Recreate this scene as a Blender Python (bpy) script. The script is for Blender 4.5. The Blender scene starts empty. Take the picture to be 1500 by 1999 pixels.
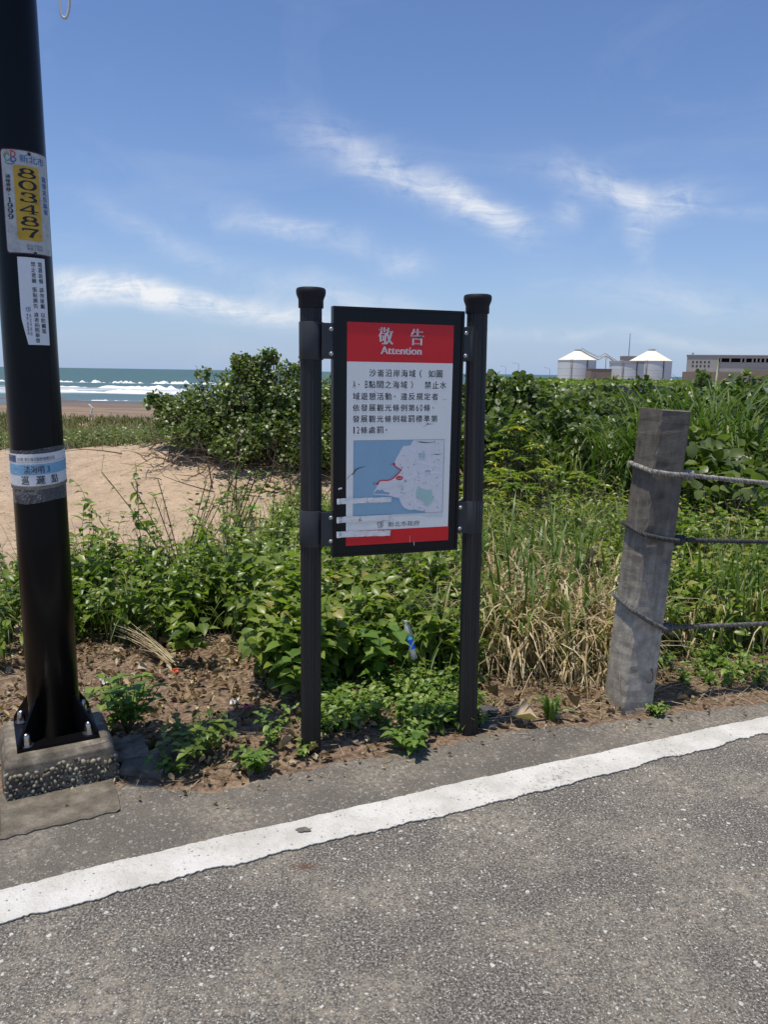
import bpy, bmesh, math, random
import numpy as np
from mathutils import Vector, Matrix, Euler
R = math.radians
S = bpy.context.scene
COL = S.collection
random.seed(11)
G = np.random.default_rng(11)

# ------------------------------------------------------------------ camera
PITCH, ROLL, EYE = R(10.3), R(0.85), 1.6
fw = Vector((0, math.cos(PITCH), -math.sin(PITCH)))
r0 = Vector((1, 0, 0)); u0 = r0.cross(fw)
rt = r0 * math.cos(ROLL) + u0 * math.sin(ROLL)
up = -r0 * math.sin(ROLL) + u0 * math.cos(ROLL)
cd = bpy.data.cameras.new('camera'); cam = bpy.data.objects.new('camera', cd); COL.objects.link(cam)
M = Matrix((rt, up, -fw)).transposed().to_4x4(); M.translation = (0, 0, EYE)
cam.matrix_world = M
cd.sensor_fit = 'VERTICAL'; cd.sensor_height = 36.0; cd.lens = 1500 / 1999 * 36
cd.clip_start = 0.05; cd.clip_end = 60000
S.camera = cam

# ------------------------------------------------------------------ node helpers
def NN(nt, typ, **kw):
    n = nt.nodes.new(typ)
    for k, v in kw.items():
        if k.startswith('i_'):
            key = k[2:]
            n.inputs[int(key) if key.isdigit() else key].default_value = v
        else: setattr(n, k, v)
    return n
def math_(nt, op, a, b=None, c=None, clamp=False):
    n = nt.nodes.new('ShaderNodeMath'); n.operation = op; n.use_clamp = clamp
    for i, v in enumerate((a, b, c)):
        if v is None: continue
        if isinstance(v, (int, float)): n.inputs[i].default_value = v
        else: nt.links.new(v, n.inputs[i])
    return n.outputs[0]
def ramp(nt, fac, stops, interp='LINEAR'):
    n = nt.nodes.new('ShaderNodeValToRGB'); n.color_ramp.interpolation = interp
    e = n.color_ramp.elements
    while len(e) < len(stops): e.new(0.5)
    for el, (p, c) in zip(e, stops):
        el.position = p
        if isinstance(c, (int, float)): c = (c, c, c)
        el.color = (*c, 1)
    nt.links.new(fac, n.inputs[0]); return n.outputs[0]
def mix(nt, f, a, b, blend='MIX'):
    n = nt.nodes.new('ShaderNodeMix'); n.data_type = 'RGBA'; n.blend_type = blend; n.clamp_factor = True
    for i, v in ((0, f), (6, a), (7, b)):
        if isinstance(v, (int, float)): n.inputs[i].default_value = v
        elif isinstance(v, tuple): n.inputs[i].default_value = (*v, 1)
        else: nt.links.new(v, n.inputs[i])
    return n.outputs[2]
def noise(nt, vec, scale, detail=4, rough=.55, dist=0):
    n = NN(nt, 'ShaderNodeTexNoise'); n.inputs['Scale'].default_value = scale; n.inputs['Detail'].default_value = detail
    n.inputs['Roughness'].default_value = rough; n.inputs['Distortion'].default_value = dist
    if vec is not None: nt.links.new(vec, n.inputs['Vector'])
    return n.outputs[0]
def mapping(nt, vec, scale=(1, 1, 1), rot=(0, 0, 0), loc=(0, 0, 0)):
    n = NN(nt, 'ShaderNodeMapping'); n.inputs['Scale'].default_value = scale; n.inputs['Rotation'].default_value = rot
    n.inputs['Location'].default_value = loc; nt.links.new(vec, n.inputs['Vector']); return n.outputs[0]

# ------------------------------------------------------------------ sky and sun
SUN_EL = R(79.3); SUN_H = (-.85, -.527)
to_sun = Vector((SUN_H[0] * math.cos(SUN_EL), SUN_H[1] * math.cos(SUN_EL), math.sin(SUN_EL)))
w = bpy.data.worlds.new('World'); S.world = w; w.use_nodes = True
nt = w.node_tree; nt.nodes.clear()
sky = NN(nt, 'ShaderNodeTexSky', sky_type='NISHITA', sun_disc=False, sun_elevation=SUN_EL,
         sun_rotation=math.atan2(SUN_H[0], SUN_H[1]), altitude=50, air_density=1.0, dust_density=.25, ozone_density=1.6)
tc = NN(nt, 'ShaderNodeTexCoord'); sep = NN(nt, 'ShaderNodeSeparateXYZ'); nt.links.new(tc.outputs['Generated'], sep.inputs[0])
yy = math_(nt, 'MAXIMUM', sep.outputs[1], .03)
pa = math_(nt, 'DIVIDE', sep.outputs[0], yy); pb = math_(nt, 'DIVIDE', sep.outputs[2], yy)
front = math_(nt, 'GREATER_THAN', sep.outputs[1], .05)
cv = NN(nt, 'ShaderNodeCombineXYZ'); nt.links.new(pa, cv.inputs[0]); nt.links.new(pb, cv.inputs[1])
warp = NN(nt, 'ShaderNodeTexNoise'); warp.inputs['Scale'].default_value = 6; warp.inputs['Detail'].default_value = 3
nt.links.new(cv.outputs[0], warp.inputs['Vector'])
wv = NN(nt, 'ShaderNodeVectorMath', operation='MULTIPLY_ADD'); nt.links.new(warp.outputs['Color'], wv.inputs[0])
wv.inputs[1].default_value = (.10, .06, 0); nt.links.new(cv.outputs[0], wv.inputs[2])
sp2 = NN(nt, 'ShaderNodeSeparateXYZ'); nt.links.new(wv.outputs[0], sp2.inputs[0])
wa, wb = sp2.outputs[0], sp2.outputs[1]
def skydir(px, py):                                   # centre of a cloud as tan(azimuth), tan(elevation)
    d = fw + (px - 750) / 1500 * rt - (py - 999.5) / 1500 * up
    return d.x / d.y, d.z / d.y
CL = [(700, 310, 150, 34, 22, .35), (850, 365, 150, 28, 27, .5), (960, 420, 75, 22, 30, .6), (1185, 365, 130, 32, 14, .45), (1245, 430, 26, 60, -12, .36),
      (1340, 390, 62, 24, -8, .5), (1095, 425, 30, 26, 0, .3), (330, 578, 260, 24, 7, .8), (200, 560, 160, 26, 5, .6), (560, 455, 150, 22, 10, .42),
      (330, 470, 150, 20, 22, .22), (700, 585, 150, 24, 12, .40), (790, 520, 50, 18, 0, .28), (1300, 580, 200, 34, 4, .22), (540, 610, 120, 18, 6, .4), (1450, 420, 70, 14, 8, .15), (1250, 660, 330, 14, 2, .22)]
msum = None
for (px, py, sx, sy, ang, st) in CL:
    a0, b0 = skydir(px, py); c_, s_ = math.cos(R(-ang)), math.sin(R(-ang))
    da = math_(nt, 'SUBTRACT', wa, a0 + .05); db = math_(nt, 'SUBTRACT', wb, b0 + .03)
    p = math_(nt, 'MULTIPLY_ADD', da, c_ / (sx / 1500), math_(nt, 'MULTIPLY', db, s_ / (sx / 1500)))
    q = math_(nt, 'MULTIPLY_ADD', db, c_ / (sy / 1500), math_(nt, 'MULTIPLY', da, -s_ / (sy / 1500)))
    d2 = math_(nt, 'MULTIPLY_ADD', p, p, math_(nt, 'MULTIPLY', q, q))
    g = math_(nt, 'MULTIPLY', math_(nt, 'EXPONENT', math_(nt, 'MULTIPLY', d2, -1.0)), st)
    msum = g if msum is None else math_(nt, 'ADD', msum, g)
wis = noise(nt, mapping(nt, wv.outputs[0], (9, 46, 1), (0, 0, R(24))), 1.0, 9, .66, .9)
wis2 = noise(nt, mapping(nt, wv.outputs[0], (20, 26, 1)), 1.0, 8, .65, .5)
wf = math_(nt, 'MULTIPLY_ADD', wis, 2.0, math_(nt, 'MULTIPLY_ADD', wis2, 1.9, -1.42), clamp=True)
m1 = math_(nt, 'MULTIPLY', msum, math_(nt, 'MULTIPLY_ADD', wf, 1.25, .07))
m1 = math_(nt, 'MULTIPLY', m1, front)
gen = noise(nt, mapping(nt, tc.outputs['Generated'], (2.2, 2.2, 7)), 1.0, 6, .6, .8)
gm = math_(nt, 'MULTIPLY', math_(nt, 'SUBTRACT', gen, .54, clamp=True), .5)
mt = math_(nt, 'ADD', m1, gm, clamp=True)
tint = mix(nt, 1.0, sky.outputs[0], (1.02, 1.17, 1.50), 'MULTIPLY')
horizon = math_(nt, 'EXPONENT', math_(nt, 'MULTIPLY', math_(nt, 'MAXIMUM', sep.outputs[2], 0.0), -9.0))
tint = mix(nt, math_(nt, 'MULTIPLY', horizon, .92), tint, (4.35, 5.75, 8.3))       # milky air low over the sea
cloud = mix(nt, mt, tint, (10.0, 10.3, 10.8))
bg = NN(nt, 'ShaderNodeBackground'); bg.inputs[1].default_value = .078
nt.links.new(cloud, bg.inputs[0])
wo = NN(nt, 'ShaderNodeOutputWorld'); nt.links.new(bg.outputs[0], wo.inputs[0])
sl = bpy.data.lights.new('sun', 'SUN'); sl.energy = 4.1; sl.angle = R(.53); sl.color = (1, .935, .82)
so = bpy.data.objects.new('sun', sl); COL.objects.link(so)
so.rotation_euler = to_sun.to_track_quat('Z', 'Y').to_euler()
S.view_settings.view_transform = 'Standard'; S.view_settings.look = 'None'
S.view_settings.exposure = .14; S.view_settings.gamma = 1.0
try: S.view_settings.use_curve_mapping = False
except Exception: pass
S.render.engine = 'CYCLES'
S.cycles.max_bounces = 6; S.cycles.transparent_max_bounces = 12

# ------------------------------------------------------------------ object helpers
def link(o, parent=None):
    COL.objects.link(o)
    if parent is not None: o.parent = parent
    return o
def tag(o, label=None, cat=None, group=None, kind=None):
    if label: o['label'] = label
    if cat: o['category'] = cat
    if group: o['group'] = group
    if kind: o['kind'] = kind
    return o
def empty(name, loc=(0, 0, 0), rz=0, **kw):
    o = bpy.data.objects.new(name, None); o.location = loc; o.rotation_euler = (0, 0, rz); o.empty_display_size = .1
    return tag(link(o), **kw)
def from_bm(name, bm, mat, parent=None, smooth=False, bevel=0, loc=(0, 0, 0), rot=(0, 0, 0), seg=2):
    if bevel: bmesh.ops.bevel(bm, geom=[e for e in bm.edges if e.is_manifold and e.calc_face_angle(0) > .5], offset=bevel, segments=seg, affect='EDGES', profile=.6)
    me = bpy.data.meshes.new(name); bm.to_mesh(me); bm.free()
    if smooth: me.shade_smooth()
    for m in (mat if isinstance(mat, (list, tuple)) else [mat]): me.materials.append(m)
    o = bpy.data.objects.new(name, me); o.location = loc; o.rotation_euler = rot
    return link(o, parent)
def auto_smooth(o, ang=35):
    me = o.data; me.shade_smooth(); me.set_sharp_from_angle(angle=R(ang)); return o
def box(bm, x0, x1, y0, y1, z0, z1, mi=0):
    vs = [bm.verts.new((x, y, z)) for z in (z0, z1) for y in (y0, y1) for x in (x0, x1)]
    for f in ((0, 2, 3, 1), (4, 5, 7, 6), (0, 1, 5, 4), (2, 6, 7, 3), (0, 4, 6, 2), (1, 3, 7, 5)):
        bm.faces.new([vs[i] for i in f]).material_index = mi
def lathe(bm, prof, n=32, cx=0, cy=0, cap0=True, cap1=True, mi=0, rf=None):
    rings = []
    for (r, z) in prof:
        rings.append([bm.verts.new((cx + math.cos(2 * math.pi * i / n) * r * (rf(i) if rf else 1), cy + math.sin(2 * math.pi * i / n) * r * (rf(i) if rf else 1), z)) for i in range(n)])
    for a, b in zip(rings, rings[1:]):
        for i in range(n): bm.faces.new((a[i], a[(i + 1) % n], b[(i + 1) % n], b[i])).material_index = mi
    if cap0: bm.faces.new(rings[0][::-1]).material_index = mi
    if cap1: bm.faces.new(rings[-1]).material_index = mi
def tube(bm, pts, rad, n=8, caps=True, mi=0):
    pts = [Vector(p) for p in pts]; rings = []; prev = None
    rr = rad if isinstance(rad, (list, tuple)) else [rad] * len(pts)
    for i, p in enumerate(pts):
        t = (pts[min(i + 1, len(pts) - 1)] - pts[max(i - 1, 0)]).normalized()
        if prev is None:
            a = t.orthogonal().normalized()
        else:
            a = prev - t * prev.dot(t)
            a = a.normalized() if a.length > 1e-6 else t.orthogonal().normalized()
        prev = a; b = t.cross(a)
        rings.append([bm.verts.new(p + (a * math.cos(2 * math.pi * k / n) + b * math.sin(2 * math.pi * k / n)) * rr[i]) for k in range(n)])
    for a, b in zip(rings, rings[1:]):
        for k in range(n): bm.faces.new((a[k], a[(k + 1) % n], b[(k + 1) % n], b[k])).material_index = mi
    if caps:
        bm.faces.new(rings[0][::-1]).material_index = mi; bm.faces.new(rings[-1]).material_index = mi
def raw_mesh(name, V, F, attrs=None, mi=None, smooth=False):
    V = np.ascontiguousarray(V, np.float32); F = np.ascontiguousarray(F, np.int32)
    me = bpy.data.meshes.new(name); me.vertices.add(len(V)); me.vertices.foreach_set('co', V.ravel())
    k = F.shape[1]; me.loops.add(F.size); me.loops.foreach_set('vertex_index', F.ravel())
    me.polygons.add(len(F)); me.polygons.foreach_set('loop_start', np.arange(0, F.size, k, dtype=np.int32))
    if mi is not None: me.polygons.foreach_set('material_index', np.asarray(mi, np.int32))
    me.polygons.foreach_set('use_smooth', np.full(len(F), smooth))
    for an, arr in (attrs or {}).items():
        at = me.attributes.new(an, 'FLOAT', 'POINT'); at.data.foreach_set('value', np.ascontiguousarray(arr, np.float32))
    me.update(calc_edges=True); return me

# ------------------------------------------------------------------ materials
def mat_base(name):
    m = bpy.data.materials.new(name); m.use_nodes = True; t = m.node_tree
    b = t.nodes['Principled BSDF']; return m, t, b
def bump(t, b, h, strength=.3, dist=.01):
    n = NN(t, 'ShaderNodeBump'); n.inputs['Strength'].default_value = strength; n.inputs['Distance'].default_value = dist
    t.links.new(h, n.inputs['Height']); t.links.new(n.outputs[0], b.inputs['Normal'])
def objco(t): return NN(t, 'ShaderNodeTexCoord').outputs['Object']
def worldpos(t): return NN(t, 'ShaderNodeNewGeometry').outputs['Position']
def simple(name, col, rough=.5, spec=.5, metal=0, vary=.15, vs=20, bmp=0, bs=200):
    m, t, b = mat_base(name); co = objco(t)
    n = noise(t, co, vs, 5)
    c = mix(t, n, tuple(x * (1 - vary) for x in col), tuple(min(1, x * (1 + vary)) for x in col))
    t.links.new(c, b.inputs['Base Color']); b.inputs['Roughness'].default_value = rough
    b.inputs['Specular IOR Level'].default_value = spec; b.inputs['Metallic'].default_value = metal
    if bmp: bump(t, b, noise(t, co, bs, 3), bmp, .002)
    return m
def leafmat(name, stops, rough=.42, trans=.22, spec=.4, rib=.25):
    m, t, b = mat_base(name)
    a = NN(t, 'ShaderNodeAttribute', attribute_name='tint'); v = NN(t, 'ShaderNodeAttribute', attribute_name='rib')
    c = ramp(t, a.outputs['Fac'], stops)
    lit = mix(t, math_(t, 'MULTIPLY', math_(t, 'SUBTRACT', 1.0, math_(t, 'MULTIPLY', v.outputs['Fac'], 5.0), clamp=True), rib), c, (.30, .38, .16))  # paler leaf colour along the midrib
    nz = noise(t, worldpos(t), 60, 3)
    c2 = mix(t, math_(t, 'MULTIPLY', nz, .45), lit, mix(t, 1.0, lit, (.62, .7, .55), 'MULTIPLY'))
    t.links.new(c2, b.inputs['Base Color']); b.inputs['Roughness'].default_value = rough; b.inputs['Specular IOR Level'].default_value = spec
    tr = NN(t, 'ShaderNodeBsdfTranslucent'); t.links.new(mix(t, 1.0, c2, (1.5, 1.9, .7), 'MULTIPLY'), tr.inputs[0])
    ms = NN(t, 'ShaderNodeMixShader'); ms.inputs[0].default_value = trans
    t.links.new(b.outputs[0], ms.inputs[1]); t.links.new(tr.outputs[0], ms.inputs[2])
    t.links.new(ms.outputs[0], t.nodes['Material Output'].inputs[0]); return m
def print_mat(name, col, rough=.4):
    return simple(name, col, rough, .4, 0, .06, 30)

M_black = simple('black_powder_coat', (.006, .006, .007), .38, .3, 0, .3, 8, .05, 400)
M_pole = simple('black_gloss_paint', (.0035, .0035, .0045), .3, .2, 0, .4, 6, .04, 60)
M_cap = simple('black_rubber_cap', (.012, .012, .014), .6, .3, 0, .2, 20, .1, 300)
M_bracket = simple('dark_grey_band', (.035, .037, .04), .5, .4, 0, .25, 15, .15, 500)
M_steel = simple('galvanised_steel', (.55, .53, .5), .28, .5, 1.0, .2, 60)
def fluted_mat():
    m, t, b = mat_base('weathered_fluted_plastic'); co = objco(t)
    st = noise(t, mapping(t, co, (60, 60, 1.2)), 1.0, 5)
    c = ramp(t, st, [(.3, (.008, .008, .009)), (.58, (.018, .018, .019)), (.75, (.045, .042, .038))])
    t.links.new(c, b.inputs['Base Color']); b.inputs['Roughness'].default_value = .48; b.inputs['Specular IOR Level'].default_value = .4
    bump(t, b, st, .15, .002); return m
M_flute = fluted_mat()
M_red = print_mat('sign_red', (.68, .014, .018)); M_white = simple('sign_white', (.84, .83, .78), .4, .4, 0, .05, 6)
M_ink = print_mat('sign_black_ink', (.012, .012, .014)); M_blue = print_mat('map_sea_blue', (.27, .44, .57))
M_land = print_mat('map_land', (.74, .73, .74)); M_park = print_mat('map_park', (.42, .60, .56)); M_road = print_mat('map_street', (.86, .86, .86))
M_mapink = print_mat('map_small_print', (.22, .22, .27)); M_letter = print_mat('sign_white_letter', (.84, .84, .82))
M_scratch = print_mat('scratch_dark', (.03, .03, .03))
def tape_mat():
    m, t, b = mat_base('old_paper_tape'); co = objco(t)
    n = noise(t, mapping(t, co, (30, 1, 110)), 1.0, 5); n2 = noise(t, co, 45, 4)
    c = ramp(t, n, [(.30, (.60, .55, .45)), (.42, (.76, .75, .72)), (.7, (.85, .85, .84))])
    c = mix(t, ramp(t, n2, [(.60, 0.), (.68, 1.)]), c, (.30, .24, .17))
    t.links.new(c, b.inputs['Base Color']); b.inputs['Roughness'].default_value = .35; bump(t, b, n2, .2, .002); return m
M_tape = tape_mat()

def asphalt(name, dark, mid, light, white=.5, fine=1.0, lo=.5):
    m, t, b = mat_base(name); P = worldpos(t)
    base = noise(t, P, 130 * fine, 6, .7)
    c = ramp(t, base, [(.40, dark), (.5, mid), (.60, light)])
    big = noise(t, P, 2.2, 5, .6); c = mix(t, math_(t, 'MULTIPLY', ramp(t, big, [(.44, 0.), (.62, 1.)]), ramp(t, noise(t, P, 34 * fine, 4, .7), [(.42, .1), (.6, .75)])), c, mix(t, base, (.20, .175, .135), (.44, .39, .31)))
    for sc, thr, cols, amt in ((56, .34, [(0, (.20, .20, .18)), (.3, (.055, .06, .055)), (.5, (.17, .12, .085)), (.7, (.25, .245, .215)), (1, (.06, .07, .075))], lo),
                               (105, .38, [(0, (.34, .32, .28)), (.5, (.07, .062, .052)), (1, (.24, .225, .195))], lo),
                               (46, .10, [(0, (.70, .69, .63)), (.6, (.50, .50, .46)), (1, (.34, .36, .35))], white), (82, .18, [(0, (.72, .70, .63)), (.5, (.48, .46, .40)), (1, (.36, .36, .34))], white),
                               (150, .26, [(0, (.74, .71, .63)), (1, (.46, .43, .36))], white)):
        v = NN(t, 'ShaderNodeTexVoronoi', feature='F1', distance='MINKOWSKI'); v.inputs['Exponent'].default_value = 1.3
        v.inputs['Scale'].default_value = sc; v.inputs['Randomness'].default_value = 1
        pw = NN(t, 'ShaderNodeVectorMath', operation='MULTIPLY_ADD'); nz = NN(t, 'ShaderNodeTexNoise'); nz.inputs['Scale'].default_value = sc * .9
        t.links.new(P, nz.inputs['Vector']); t.links.new(nz.outputs['Color'], pw.inputs[0]); pw.inputs[1].default_value = (.9 / sc, .9 / sc, .9 / sc); t.links.new(P, pw.inputs[2])
        t.links.new(pw.outputs[0], v.inputs['Vector'])
        sx = NN(t, 'ShaderNodeSeparateColor'); t.links.new(v.outputs['Color'], sx.inputs[0])
        pres = math_(t, 'LESS_THAN', sx.outputs[0], thr)
        rad = math_(t, 'MULTIPLY_ADD', math_(t, 'MULTIPLY', sx.outputs[2], sx.outputs[2]), .42, .25)
        edge = math_(t, 'MULTIPLY', math_(t, 'SUBTRACT', rad, v.outputs['Distance']), 14.0, clamp=True)
        k = math_(t, 'MULTIPLY', math_(t, 'MULTIPLY', pres, edge), amt)
        c = mix(t, k, c, ramp(t, sx.outputs[1], cols))
    dv = NN(t, 'ShaderNodeVectorMath', operation='DISTANCE'); t.links.new(mapping(t, P, (1, 2.2, 1)), dv.inputs[0]); dv.inputs[1].default_value = (-.245, 2.2 * 2.275, 0)
    st_ = math_(t, 'MULTIPLY', ramp(t, math_(t, 'ADD', dv.outputs['Value'], math_(t, 'MULTIPLY', math_(t, 'SUBTRACT', base, .5), .12)), [(.01, 1.), (.06, 0.)]), .75)
    c = mix(t, st_, c, (.10, .045, .025))      # small rusty oil stain
    t.links.new(c, b.inputs['Base Color']); b.inputs['Roughness'].default_value = .85; b.inputs['Specular IOR Level'].default_value = .25
    bump(t, b, math_(t, 'ADD', base, math_(t, 'MULTIPLY', noise(t, P, 55, 3), .8)), .45, .010); return m
M_asphalt = asphalt('worn_asphalt', (.05, .045, .039), (.115, .104, .09), (.27, .247, .212), .72, 1.0, .9)
M_edge = asphalt('edge_asphalt', (.085, .075, .063), (.125, .111, .094), (.185, .165, .14), .28, 1.6, .3)
def line_mat():
    m, t, b = mat_base('road_paint_white'); P = worldpos(t)
    n = noise(t, P, 70, 6, .7); n2 = noise(t, P, 6, 5, .6); n3 = noise(t, P, 180, 3)
    c = ramp(t, n2, [(.35, (.52, .50, .45)), (.6, (.66, .64, .595))])
    c = mix(t, ramp(t, n, [(.57, 0.), (.68, .75)]), c, (.36, .335, .29)); c = mix(t, math_(t, 'MULTIPLY', ramp(t, n, [(.50, 0.), (.60, 1.)]), ramp(t, noise(t, P, 4.5, 5, .65), [(.54, 0.), (.64, .75)])), c, (.17, .155, .13))
    c = mix(t, ramp(t, n3, [(.60, 0.), (.70, .6)]), c, (.30, .28, .24)); n5 = noise(t, P, 1.6, 6, .7); c = mix(t, ramp(t, n5, [(.52, 0.), (.68, .5)]), c, (.44, .41, .35))
    vv = NN(t, 'ShaderNodeTexVoronoi', feature='F1'); vv.inputs['Scale'].default_value = 70; t.links.new(P, vv.inputs['Vector']); sc_ = NN(t, 'ShaderNodeSeparateColor'); t.links.new(vv.outputs['Color'], sc_.inputs[0])
    c = mix(t, math_(t, 'MULTIPLY', math_(t, 'LESS_THAN', sc_.outputs[0], .07), ramp(t, vv.outputs['Distance'], [(.2, .8), (.34, 0.)])), c, (.14, .125, .105))
    t.links.new(c, b.inputs['Base Color']); b.inputs['Roughness'].default_value = .75; bump(t, b, math_(t, 'ADD', n, noise(t, P, 90, 3)), .8, .008); return m
M_line = line_mat()
def concrete(name, a, bcol, bmp=.5, streak=False, dirt=(.05, .045, .04)):
    m, t, b = mat_base(name); co = objco(t)
    n = noise(t, co, 14, 7, .65); n2 = noise(t, co, 160, 4, .6)
    c = ramp(t, n, [(.32, dirt), (.5, a), (.68, bcol)])
    c = mix(t, ramp(t, n2, [(.45, 0.), (.7, .5)]), c, tuple(x * .55 for x in a))
    if streak:
        s = noise(t, mapping(t, co, (26, 26, 1.6)), 1.0, 5); sz = NN(t, 'ShaderNodeSeparateXYZ'); t.links.new(co, sz.inputs[0])
        top = ramp(t, math_(t, 'ADD', sz.outputs[2], math_(t, 'MULTIPLY', math_(t, 'SUBTRACT', s, .5), .9)), [(.35, 0.), (1.05, 1.)])
        c = mix(t, math_(t, 'MULTIPLY', top, .92), c, mix(t, 1.0, c, (.31, .295, .28), 'MULTIPLY'))
        c = mix(t, ramp(t, s, [(.5, 0.), (.7, .5)]), c, tuple(x * .5 for x in a))
    t.links.new(c, b.inputs['Base Color']); b.inputs['Roughness'].default_value = .88; b.inputs['Specular IOR Level'].default_value = .25
    bump(t, b, math_(t, 'ADD', n2, n), bmp, .006); return m
M_footing = concrete('footing_concrete', (.18, .155, .12), (.36, .315, .25), .25, False, (.08, .068, .052))
M_slab = concrete('slab_concrete', (.15, .13, .10), (.24, .21, .165), .35, False, (.085, .072, .056))
M_post = concrete('post_concrete', (.38, .34, .28), (.53, .485, .41), .35, True, (.22, .195, .16))
M_pebble = leafmat('pebble_stone', [(0, (.08, .068, .052)), (.5, (.19, .16, .12)), (1, (.34, .30, .23))], .6, 0, .3, 0)

# ------------------------------------------------------------------ terrain
TX, TY = math.cos(R(24)), math.sin(R(24))           # along the road edge; its normal points to the grass
def rd(s, n): return (TX * s - TY * n, TY * s + TX * n)
def sstep(a, b, x): t = np.clip((x - a) / (b - a), 0, 1); return t * t * (3 - 2 * t)
_ph = G.uniform(0, 6.28, (7, 2)); _fr = [(1.1, .7), (.6, 1.3), (2.3, 1.7), (.35, .22), (3.9, 3.1), (5.7, 6.3), (.15, .19)]
def edge_n(s):                                       # where the paved edge ends, as distance n
    return 2.75 + .17 * (1 - sstep(.22, .5, s)) * sstep(-.2, .0, s) - .22 * sstep(1.5, 3.3, s) + .012 * np.sin(7 * s + 1) + .009 * np.sin(19 * s) + .006 * np.sin(43 * s + 2)
_lat = G.normal(0, 1, (256, 256))
def vnoise(x, y, cell):
    u, v = np.asarray(x, float) / cell, np.asarray(y, float) / cell; i, j = np.floor(u).astype(int), np.floor(v).astype(int); f, g = u - i, v - j
    f = f * f * (3 - 2 * f); g = g * g * (3 - 2 * g); L = lambda a, b: _lat[a % 256, b % 256]
    return (L(i, j) * (1 - f) + L(i + 1, j) * f) * (1 - g) + (L(i, j + 1) * (1 - f) + L(i + 1, j + 1) * f) * g
def H(x, y):
    x = np.asarray(x, float); y = np.asarray(y, float)
    n = -TY * x + TX * y; s = TX * x + TY * y
    und = sum(a * np.sin(f[0] * x + p[0]) * np.sin(f[1] * y + p[1]) for a, f, p in zip((.03, .035, .015, .08, .008, .005, .15), _fr, _ph))
    a = x / np.maximum(y, .5)
    left = 1 - sstep(-.05, .22, a)
    z = und * sstep(3.2, 6, y)
    z = z - left * (.75 * sstep(11, 30, y) + 2.35 * sstep(30, 70, y) + .55 * sstep(70, 145, y) + 3 * sstep(140, 190, y)) - (1 - left) * (.5 * sstep(20, 80, y) + 4.2 * sstep(385, 425, y))
    z = z + .38 * np.exp(-(((x + 2.2) / 1.9) ** 2 + ((y - 11.2) / 1.5) ** 2)) + .16 * np.exp(-(((x + 3.6) / 1.2) ** 2 + ((y - 11.5) / 1.6) ** 2))
    z = z + sstep(4.8, 6.2, y) * (1 - sstep(16, 24, y)) * (.012 * vnoise(x, y, .22) + .022 * vnoise(x + 40, y, .6) - .03 * np.maximum(0, vnoise(x + 9, y + 5, .33) - .9))
    z = z + .012 * np.sin(9 * x + 2) * np.sin(8 * y) + .007 * np.sin(23 * x) * np.sin(21 * y + 1)
    z = z * sstep(0, .5, n - 2.7) + .012 * sstep(.02, .2, n - edge_n(s))
    return z - .08 * (1 - sstep(-.16, -.02, n - edge_n(s)))
def hz(x, y): return float(H(x, y))
ys = np.concatenate([np.linspace(-8, 2, 12), np.arange(2.05, 9, .05), np.geomspace(9.05, 430, 190)])
aa = np.linspace(-1.5, 1.5, 460)
Yg, Ag = np.meshgrid(ys, aa, indexing='ij'); Xg = Ag * (Yg * .93 + 9.2)
Zg = H(Xg, Yg); nr, nc = Xg.shape
idx = np.arange(nr * nc).reshape(nr, nc)
Fg = np.stack([idx[:-1, :-1], idx[:-1, 1:], idx[1:, 1:], idx[1:, :-1]], -1).reshape(-1, 4)
ng = -TY * Xg + TX * Yg
ax = Xg / np.maximum(Yg, .5)
sand = sstep(4.7, 5.8, Yg + .5 * np.sin(1.7 * Xg) + 1.2 * np.clip(-.9 - Xg, -3, 3) * .3) * (1 - sstep(-.10, .0, ax + .03 * np.sin(Yg)))
sand = np.maximum(sand, .52 * (1 - sstep(.03, .18, ng - 2.72)) * (1 - sstep(-.5, .3, Xg + .2)) )
sand = np.maximum(sand, (1 - sstep(-.1, .05, ax)) * sstep(9, 12, Yg))
wet = (1 - sstep(-.1, .2, ax)) * sstep(96, 118, Yg)
tan_ = (1 - sstep(-.1, .2, ax)) * sstep(22, 50, Yg)
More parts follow.
